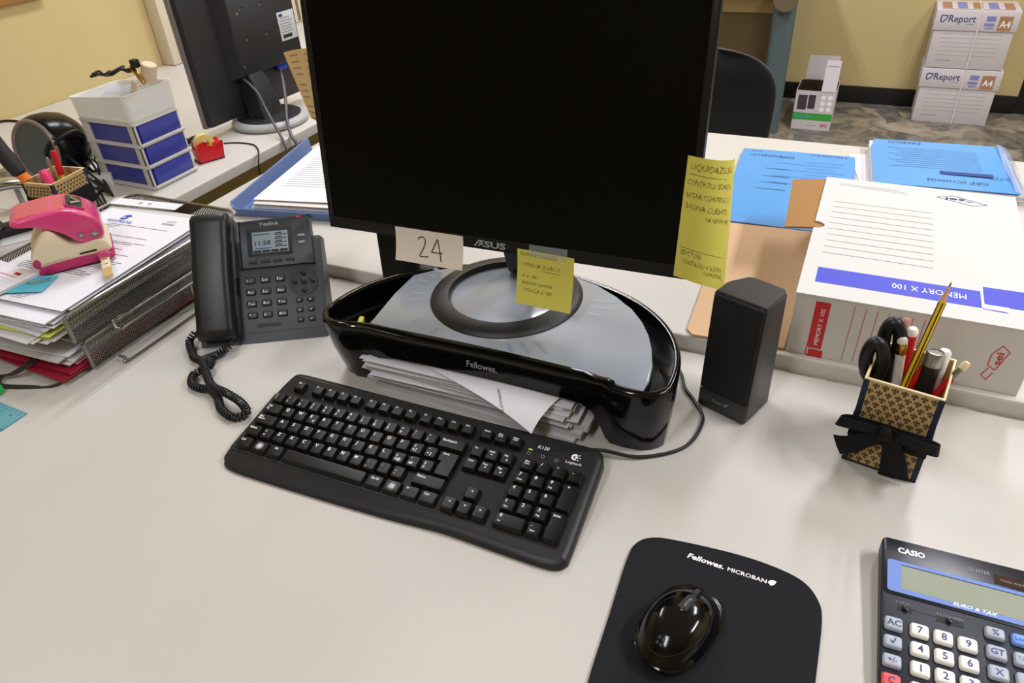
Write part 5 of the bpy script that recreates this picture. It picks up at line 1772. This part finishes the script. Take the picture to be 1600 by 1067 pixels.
b.build('base', t, label='magenta plastic base')
b = MB()
sweep(b, sp([(-2, 11), (-6, 20), (0, 34), (12, 50), (26, 63), (36, 62), (46, 46), (60, 33), (92, 34), (102, 26), (102, 12), (50, 12)]), 3, 93, 'cream_plastic', 6)
b.box(60, 84, 2.2, 4, 17, 19.5, 'deep_black')
b.line((8, 16), (44, 17), 0.7, 'grey_ink', X=frame((0, 2.6, 0), (1, 0, 0), (0, 0, 1)), z=0)
b.prism([(p.x, p.y) for p in smooth_path([(-5, 20, 0), (2, 26, 0), (6, 20, 0), (4, 13, 0), (-2, 11, 0)], 4, closed=True)], 0, 1.0, 'pink_dark', X=frame((0, 3.2, 0), (1, 0, 0), (0, 0, 1)))
b.build('housing', t, label='cream plastic housing')
b = MB()
lev = sp([(-9, 81), (-7, 86), (6, 89), (60, 90), (90, 76), (103, 58), (103, 38), (94, 31), (76, 30), (64, 37), (46, 57), (16, 75)])
sweep(b, lev, 4, 84, 'pink', 9, 0.88)
b.build('lever', t, angle=50, label='pink metallic lever')
b = MB()
topx = lambda u, v: (0 + 62 * u, 12 + 64 * v, 88.9 + 1.4 * sin(PI * u * .8))
b.sheet(topx, 8, 6, 'coral', 1)
b.build('lever_cover', t)
b = MB()
wx = frame((79, 44, 84.6), (cos(rad(27)), 0, -sin(rad(27))), (0, 1, 0))
b.prism(rrect(-15, 13, -26, 26, 7), -4, 0.6, 'pink_dark', X=wx)
b.prism(rrect(-13, 9, -23, 23, 5), 0, 0.9, 'deep_black', X=wx)
b.tube([(-8, -14, 2), (4, -4, 3), (-6, 10, 2)], 2.2, 'chrome', seg=8, X=wx)
b.build('window', t, label='dark opening in the lever showing the spring')
b = MB()
for x, z, r in ((72, 46, 4), (90, 43, 5)):
    b.lathe([(r * .5, 0.4), (r, 1.4), (r, -1), (0, -1), (0, 0.4)][:3], 'steel', 20, X=T(x, 3.6, z, rx=rad(90)))
    b.lathe([(0, 1), (r * .5, 0.9), (r * .6, -1)], 'chrome', 16, X=T(x, 3.2, z, rx=rad(90)))
b.build('rivets', t)
b = MB()
b.box(84, 97, -74, 6, 3, 6, 'cream_plastic', 0.8)
b.box(84, 97, -74, -44, 5.9, 6.4, 'gold_paper')
for k in (-12, -30):
    b.box(87, 94, k, k + 1.4, 6, 6.3, 'graphite')
b.box(82, 99, -6, 10, 3, 14, 'pink', 2)
b.build('paper_guide', t, label='cream plastic paper guide')

# ---------------------------------------------------------------- small things at the left edge of the desk
b = MB()
b.box(0, 300, 0, 36, 0.2, 2.6, 'ruler_blue', 0.4)
b.box(0, 300, 34, 39, 0.2, 1.6, 'ruler_edge')
for k in range(30):
    b.box(6 + 10 * k, 6.5 + 10 * k, 2, 7 if k % 5 else 10, 2.6, 2.75, 'dark_ink')
    if k % 2:
        b.text(str(30 - k), 5 + 10 * k, 11, 3, 'dark_ink', z=2.75)
o = b.build('plastic_ruler')
put(o, (-961, 356, 0), rad(178.5) )
o.location = (-0.961, 0.394, 0)
tag(o, 'pale blue plastic ruler at the left edge of the foreground desk', 'ruler')
stick('highlighter', 'bright green marker cap at the left edge of the desk', 'marker', (-1120, 352, 8.2), (-1036, 414, 8.2),
      [('barrel', 'deep_black', [(0, 0), (7.5, 1), (7.5, 66), (0, 66)]), ('cap', 'green_plastic', [(8, 62), (8.2, 64), (8, 96), (7, 101), (0, 104)])])
# brown elastic bands hanging out of the folders
b = MB()
for k, dx in enumerate((0, 6, 12)):
    b.tube(smooth_path([(-1050 + dx, 486, 22 - k), (-1046 + dx, 462, 18), (-1058 + dx, 442, 10 + k), (-1078 + dx, 434, 5 + k), (-1062 + dx, 425 - 2 * k, 1.4), (-1010 + dx, 440, 1.4), (-982, 448 + 3 * k, 1.4), (-976 + k, 466, 3), (-984, 482, 10), (-990, 497, 16)], 8), 1.3, 'elastic', seg=6)
o = b.build('elastic_bands')
tag(o, 'dark brown elastic bands looping onto the desk from the red folders', 'elastic band')

# maroon file box and grey sheet beyond the tray
t = thing('maroon_binder', 'dark maroon binder standing at the far left edge behind the notebook', 'binder', (-1574, 676, 0), rad(36))
MB().box(-150, 60, -26, 26, 0, 3, 'maroon', .5).box(-150, 60, -28, -25, 0, 78, 'maroon', 1).box(-150, 60, 25, 28, 0, 78, 'maroon', 1).box(57, 60, -25, 25, 0, 78, 'maroon', 1).build('cover', t)
MB().box(-148, 54, -22, 22, 3.2, 70, 'paper_grey').build('pages', t)
flat_sheet('paper_sheet', 'grey sheet lying flat on the desk behind the pink hole punch', 'paper', -1520, 800, 0.6, rad(52), w=90, h=120, m='paper_grey', wav=0.2)

# metal stapler-like lever punch beside the screwdriver
t = thing('metal_stapler', 'old chromed metal stapler standing left of the patterned pen holder', 'stapler', (-1534, 802, 0), rad(62))
b = MB()
b.prism(rrect(-70, 90, -26, 26, 14), 0.3, 14, 'matte_black', bev=3)
b.build('base', t)
b = MB()
rg = []
for k in range(13):
    v = k / 12
    x = -60 + 150 * v
    z = 92 + 18 * sin(PI * v) - 26 * v
    rg.append([(x, 20 * cos(q), z + 12 * sin(q)) for q in [2 * PI * j / 16 for j in range(16)]])
b.loft(rg, 'chrome')
b.build('top_arm', t, label='chromed arm')
b = MB()
b.tube(smooth_path([(-40, 0, 14), (-48, 0, 40), (-44, 0, 70), (-30, 0, 92)], 5), 13, 'steel', seg=12)
b.tube(smooth_path([(60, 0, 12), (66, 0, 34), (54, 0, 58), (70, 0, 78)], 5), 7, 'steel', seg=12)
b.build('column', t)

# round glossy black device with grey disc
t = thing('desk_fan_heater', 'round glossy black appliance with grey disc side beyond the pen holder', 'appliance', (-1692, 1030, 0), rad(0))
ax = Vector((0.08, -0.95, 0.16)).normalized()
Rq = ax.to_track_quat('Z', 'Y').to_matrix().to_4x4()
XX = T(0, 0, 76) @ Rq
pr = [(0, -62), (46, -60), (64, -50), (76, -30), (80, -6), (79, 20), (74, 38), (70, 42)]
MB().lathe(pr, 'appliance_black', 48, X=XX).build('shell', t)
MB().lathe([(70, 41), (72, 45), (69, 49), (64, 49), (62, 46)], 'rose_metal', 48, X=XX).build('trim_ring', t, label='pinkish metal ring')
MB().lathe([(0, 47), (62, 46), (62, 42)], 'disc_grey', 48, X=XX).build('side_disc', t, label='matt grey disc')
MB().prism(rrect(-50, 50, -45, 45, 20), 0.3, 8, 'black', bev=2).build('foot', t)
# metal bell shaped lamp knob behind
o = MB().lathe([(0, 0), (20, 0), (20, 4), (6, 10), (5, 60), (18, 72), (24, 80), (16, 88), (0, 90)], 'steel', 24).build('metal_stamp')
put(o, (-1640, 880, 0))
tag(o, 'metal hand stamp with rounded top between the screwdriver and the black appliance', 'stamp')
# second dark lump of cable at the far left edge
def cable(pts, r, m, label, group=None, n=8, seg=7, name='cable'):
    o = MB().tube(smooth_path(pts, n), r, m, seg=seg).build(name, angle=70)
    return tag(o, label, 'cable', group)
cable([(-1655, 985, 70), (-1615, 1000, 112), (-1600, 1035, 122), (-1612, 1060, 100), (-1628, 1048, 60), (-1645, 1010, 40), (-1662, 990, 60), (-1650, 985, 90), (-1625, 1000, 118)], 4.2, 'cable_black', 'thick black cable loop standing up in front of the round black appliance')
random.seed(11)
for k in range(9):
    x0, y0 = -1650 + 7 * k, 985 + 12 * k
    pts = [(x0 + random.uniform(-25, 25), y0 + random.uniform(-30, 30), 4 + random.uniform(0, 14) * (q % 3) * 2.2) for q in range(6)]
    pts.append((-1480 - 10 * k, 985 + 6 * k, 3.0))
    cable(pts, 2.6, 'cable_black', 'black cable in the tangle between the round appliance and the drawer unit', 'tangled black cables')
for k in range(3):
    cable([(-1560 + 14 * k, 1010, 3), (-1520, 985 - 8 * k, 3), (-1470, 955 - 8 * k, 3), (-1430 + 10 * k, 930 - 5 * k, 3)], 2.2, 'cable_black', 'black cable running from the tangle toward the letter tray', 'cables running to the letter tray')
o = MB().prism(rrect(-26, 26, -14, 14, 5), 0.3, 26, 'white_plastic', bev=3).build('power_plug')
put(o, (-1566, 1030, 0), rad(40))
tag(o, 'white plug lying among the black cables beside the drawer unit', 'plug')
cable([(-2300, 1150, 4), (-2296, 1275, 4), (-2205, 1290, 3), (-2050, 1240, 3), (-1900, 1180, 3)], 3.5, 'cable_black', 'black cable along the yellow wall at the far left')

# ---------------------------------------------------------------- drawer unit
t = thing('mini_drawer_unit', 'small milky plastic drawer unit with three blue drawers', 'drawer unit', (-1580, 1043, 0), 0)
Wd, Dd = 170, 126
b = MB()
for k in range(4):
    z = 2 + 48 * k
    b.prism(rrect(-2, Wd + 3, -2, Dd + 3, 8), z, z + 6, 'milky_solid', bev=1.5)
for x, y in ((0, 0), (Wd - 24, 0), (0, Dd - 14), (Wd - 10, Dd - 12), (Wd - 10, 0)):
    b.box(x + 1, x + (24 if y == 0 and x != Wd - 10 else 9), y + 1, y + (6 if y == 0 else 12), 6, 150, 'milky_solid', 1)
b.build('frame', t)
for k in range(3):
    z = 9 + 48 * k
    d_ = MB()
    d_.box(10, Wd + 0.5, 5, 7, z, z + 38, 'drawer_blue')
    d_.box(10, Wd + 0.5, Dd - 8, Dd - 6, z, z + 38, 'drawer_blue')
    d_.box(10, 12, 7, Dd - 8, z, z + 38, 'drawer_blue')
    d_.box(Wd - 2, Wd + 1.5, 10, Dd - 6, z, z + 39, 'drawer_blue', 1)
    d_.box(10, Wd - 2, 7, Dd - 8, z, z + 2, 'drawer_blue')
    o = d_.build('drawer', t)
    MB().box(Wd + 1, Wd + 6, 0, Dd + 2, z - 4.5, z + 1.5, 'milky_solid', 1.5).build('drawer_lip', o)
b = MB()
zt0, zt1 = 152, 208
def ringo(dx, z):
    return [(x, y, z - (0.075 * (Wd - x) if z > 160 else 0)) for x, y in rrect(-2 - dx, Wd + 3 + dx * .6, -2 - dx * .6, Dd + 3 + dx, 14)]
b.loft([ringo(0, zt0), ringo(3, zt1), ringo(5, zt1 + 1), ringo(5, zt1 + 3.5), ringo(2, zt1 + 3.5), ringo(0, zt1), ringo(-3, zt0 + 3)], 'milky')
b.build('top_tray', t)
# things on top of the drawer unit
o = MB().prism(rrect(-60, 60, -20, 20, 4), 0, 2, 'plastic_film').build('clear_ruler')
put(o, (-1510, 1128, 196), 0, rot=(rad(10), rad(-8), rad(-8)))
tag(o, 'clear plastic ruler lying in the top of the drawer unit', 'ruler')
random.seed(5)
pts = [(-1588 + 14 * k + random.uniform(-6, 6), 1110 + 3 * k + random.uniform(-9, 9), 219 + 2.6 * k + random.uniform(-4, 5)) for k in range(10)]
t = thing('charger_cable', 'black charger cable with plug resting on the drawer unit', 'cable', (-1520, 1120, 214))
XX = T(1520, -1120, -214)
MB(XX).tube(smooth_path(pts, 5), 3.2, 'cable_black', seg=6).tube(smooth_path([p[:1] + (p[1] + 8 * (-1) ** i, p[2] + 4) for i, p in enumerate(pts)], 5), 2.8, 'cable_black', seg=6).build('wire', t)
MB(XX).box(-1462, -1446, 1126, 1142, 244, 262, 'black', 3).build('plug', t)
t = thing('hand_stamp', 'beige round stamp with golden brown handle leaning on the drawer unit top', 'stamp', (-1440, 1128, 208))
b = MB()
rod(b, (4, 0, 6), (-28, 4, 38), [(0, 0), (5, 0), (6.5, 12), (4.5, 26), (6, 42), (4, 46), (0, 47)], 'gold')
b.build('handle', t, label='golden brown handle')
b = MB()
rod(b, (-2, 18, 8), (10, 22, 42), [(0, 0), (16, 0), (16, 34), (14, 36), (0, 36)], 'beige_plastic', 24)
b.build('head', t)
o = MB().loft([[(-1484, 1108, 178), (-1430, 1090, 178), (-1425, 1092, 178), (-1480, 1110, 178)], [(-1452, 1112, 222), (-1434, 1106, 222), (-1432, 1107, 222), (-1450, 1113, 222)]], 'beige_plastic').build('beige_wedge')
tag(o, 'beige triangular block in the top tray of the drawer unit', 'block')
o = MB().lathe([(0, 0), (18, 0), (20, 4), (20, 14), (0, 16)], 'magenta', 24, X=T(-1428, 1140, 118, ry=rad(78))).build('magenta_roll')
tag(o, 'magenta round object showing through the top blue drawer', 'roll')

# tape dispenser
t = thing('tape_dispenser', 'small red desktop tape dispenser with yellow roll beside the drawer unit', 'tape dispenser', (-1432, 1236, 0), rad(65))
b = MB()
prd = [(-30, 3), (-32, 30), (-26, 46), (-12, 50), (-4, 40), (12, 34), (30, 44), (36, 42), (34, 30), (30, 3)]
for y0, y1 in ((-20, -14), (14, 20)):
    b.loft([[(x, y0, z) for x, z in prd], [(x, y1, z) for x, z in prd]], 'red_plastic')
b.box(-32, 32, -15, 15, 2.5, 32, 'red_plastic', 2)
b.box(14, 34, -15, 15, 20, 41, 'red_plastic', 2)
b.box(-33, 31, -20, 20, 0.3, 4, 'deep_black', 1)
b.build('body', t)
MB().lathe([(11, -8), (24, -8), (24, 8), (11, 8), (11, -8)], 'tape_yellow', 32, X=T(-4, 0, 40, rx=rad(90))).build('tape_roll', t)

# ---------------------------------------------------------------- second monitor
t = thing('computer_monitor', 'older black monitor seen from behind on the left desk', 'monitor', (-1470, 1505, 0))
MY = frame((-1536, 1345, 26), (-sin(rad(-4)), cos(rad(-4)), 0), (0, 0, 1))
# local x runs away along the panel, local y up, local z toward +x (its back)
X0 = T(1470, -1505, 0)
b = MB(X0 @ MY)
b.box(0, 368, 0, 322, -18, -4, 'mon_edge', 2.5)
b.box(5, 363, 4, 318, -5, 14, 'mon_back', 5, 3)
b.build('panel', t)
b = MB(X0 @ MY)
b.loft([[(x, y, 12) for x, y in rrect(95, 358, 95, 318, 10)], [(x, y, 44) for x, y in rrect(112, 350, 104, 312, 12)], [(x, y, 50) for x, y in rrect(118, 345, 110, 306, 12)]], 'mon_back')
b.lathe([(0, 50.6), (3, 50.6), (4, 50.2)], 'steel', 12, X=T(150, 255, 0))
for x, y in ((160, 262), (230, 262), (160, 190), (230, 190), (130, 130)):
    b.lathe([(0, 51.6), (1.6, 51.4), (2.6, 50.4), (2.6, 49)], 'steel', 12, X=T(x, y, 0))
    b.box(x + 5, x + 13, y + 5, y + 7, 49.5, 50.4, 'deep_black')
b.build('rear_housing', t)
b = MB(X0 @ MY)
b.box(280, 342, 160, 232, 50.2, 51, 'label_white', 0.2)
for k in range(6):
    b.quad(286, 330 - 4 * (k % 2), 180 + 7 * k, 182.5 + 7 * k, 51.2, 'grey_ink')
b.quad(288, 322, 166, 175, 51.2, 'dark_ink')
b.quad(286, 300, 220, 227, 51.2, 'navy_ink')
b.build('rating_label', t, label='white printed rating label')
b = MB(X0)
b.loft([[(x, y, 12) for x, y in rrect(-1500, -1440, 1462, 1548, 8)], [(x, y, 60) for x, y in rrect(-1512, -1452, 1468, 1542, 8)], [(x, y, 108) for x, y in rrect(-1520, -1462, 1474, 1536, 6)], [(x, y, 160) for x, y in rrect(-1524, -1490, 1480, 1530, 6)]], 'mon_back')
b.build('neck', t)
b = MB(X0)
b.lathe([(0, 0.4), (96, 0.4), (102, 4), (104, 12), (100, 18), (92, 21), (40, 24), (0, 25)], 'base_grey', 56, X=T(-1470, 1510, 0))
b.lathe([(0, 25.4), (86, 22.6), (86, 20)], 'mon_back', 48, X=T(-1470, 1510, 0))
b.build('base', t, label='round light grey foot')
b = MB(X0)
b.box(-1500, -1484, 1600, 1640, 112, 128, 'vga_blue', 2)
b.build('video_plug', t, label='blue video plug')
cable([(-1492, 1470, 128), (-1452, 1466, 96), (-1420, 1450, 60), (-1380, 1425, 30), (-1335, 1395, 4), (-1318, 1385, -40), (-1312, 1400, -160), (-1315, 1440, -400), (-1315, 1500, -738)], 3.6, 'cable_grey', 'grey cable dropping from the older monitor into the gap between desks')
cable([(-1490, 1612, 118), (-1450, 1570, 96), (-1410, 1520, 60), (-1375, 1470, 25), (-1330, 1425, 4), (-1305, 1415, -30), (-1300, 1410, -150), (-1305, 1400, -500), (-1305, 1400, -738)], 4.2, 'cable_grey', 'thick grey video cable falling behind the blue document case')
cable([(-1475, 1330, 2), (-1440, 1345, 2), (-1390, 1345, 2), (-1350, 1318, 2), (-1325, 1290, 0), (-1316, 1270, -40), (-1300, 1260, -160), (-1300, 1280, -600), (-1300, 1300, -738)], 2.0, 'cable_black', 'thin black cable crossing the left desk edge below the older monitor')
random.seed(3)
cable([(-1560 + random.uniform(-30, 30), 1300 + random.uniform(-26, 26), 3 + 1.6 * k) for k in range(12)], 2.2, 'cable_black', 'coiled dark cable pile at the lower corner of the older monitor')
# small dark thing on the back desk behind the blue case
o = MB().box(-14, 14, -10, 10, 0, 14, 'steel', 2).build('cabinet_latch')
put(o, (-1180, 1400, 24.2))
tag(o, 'small grey metal latch piece behind the blue document case', 'latch')
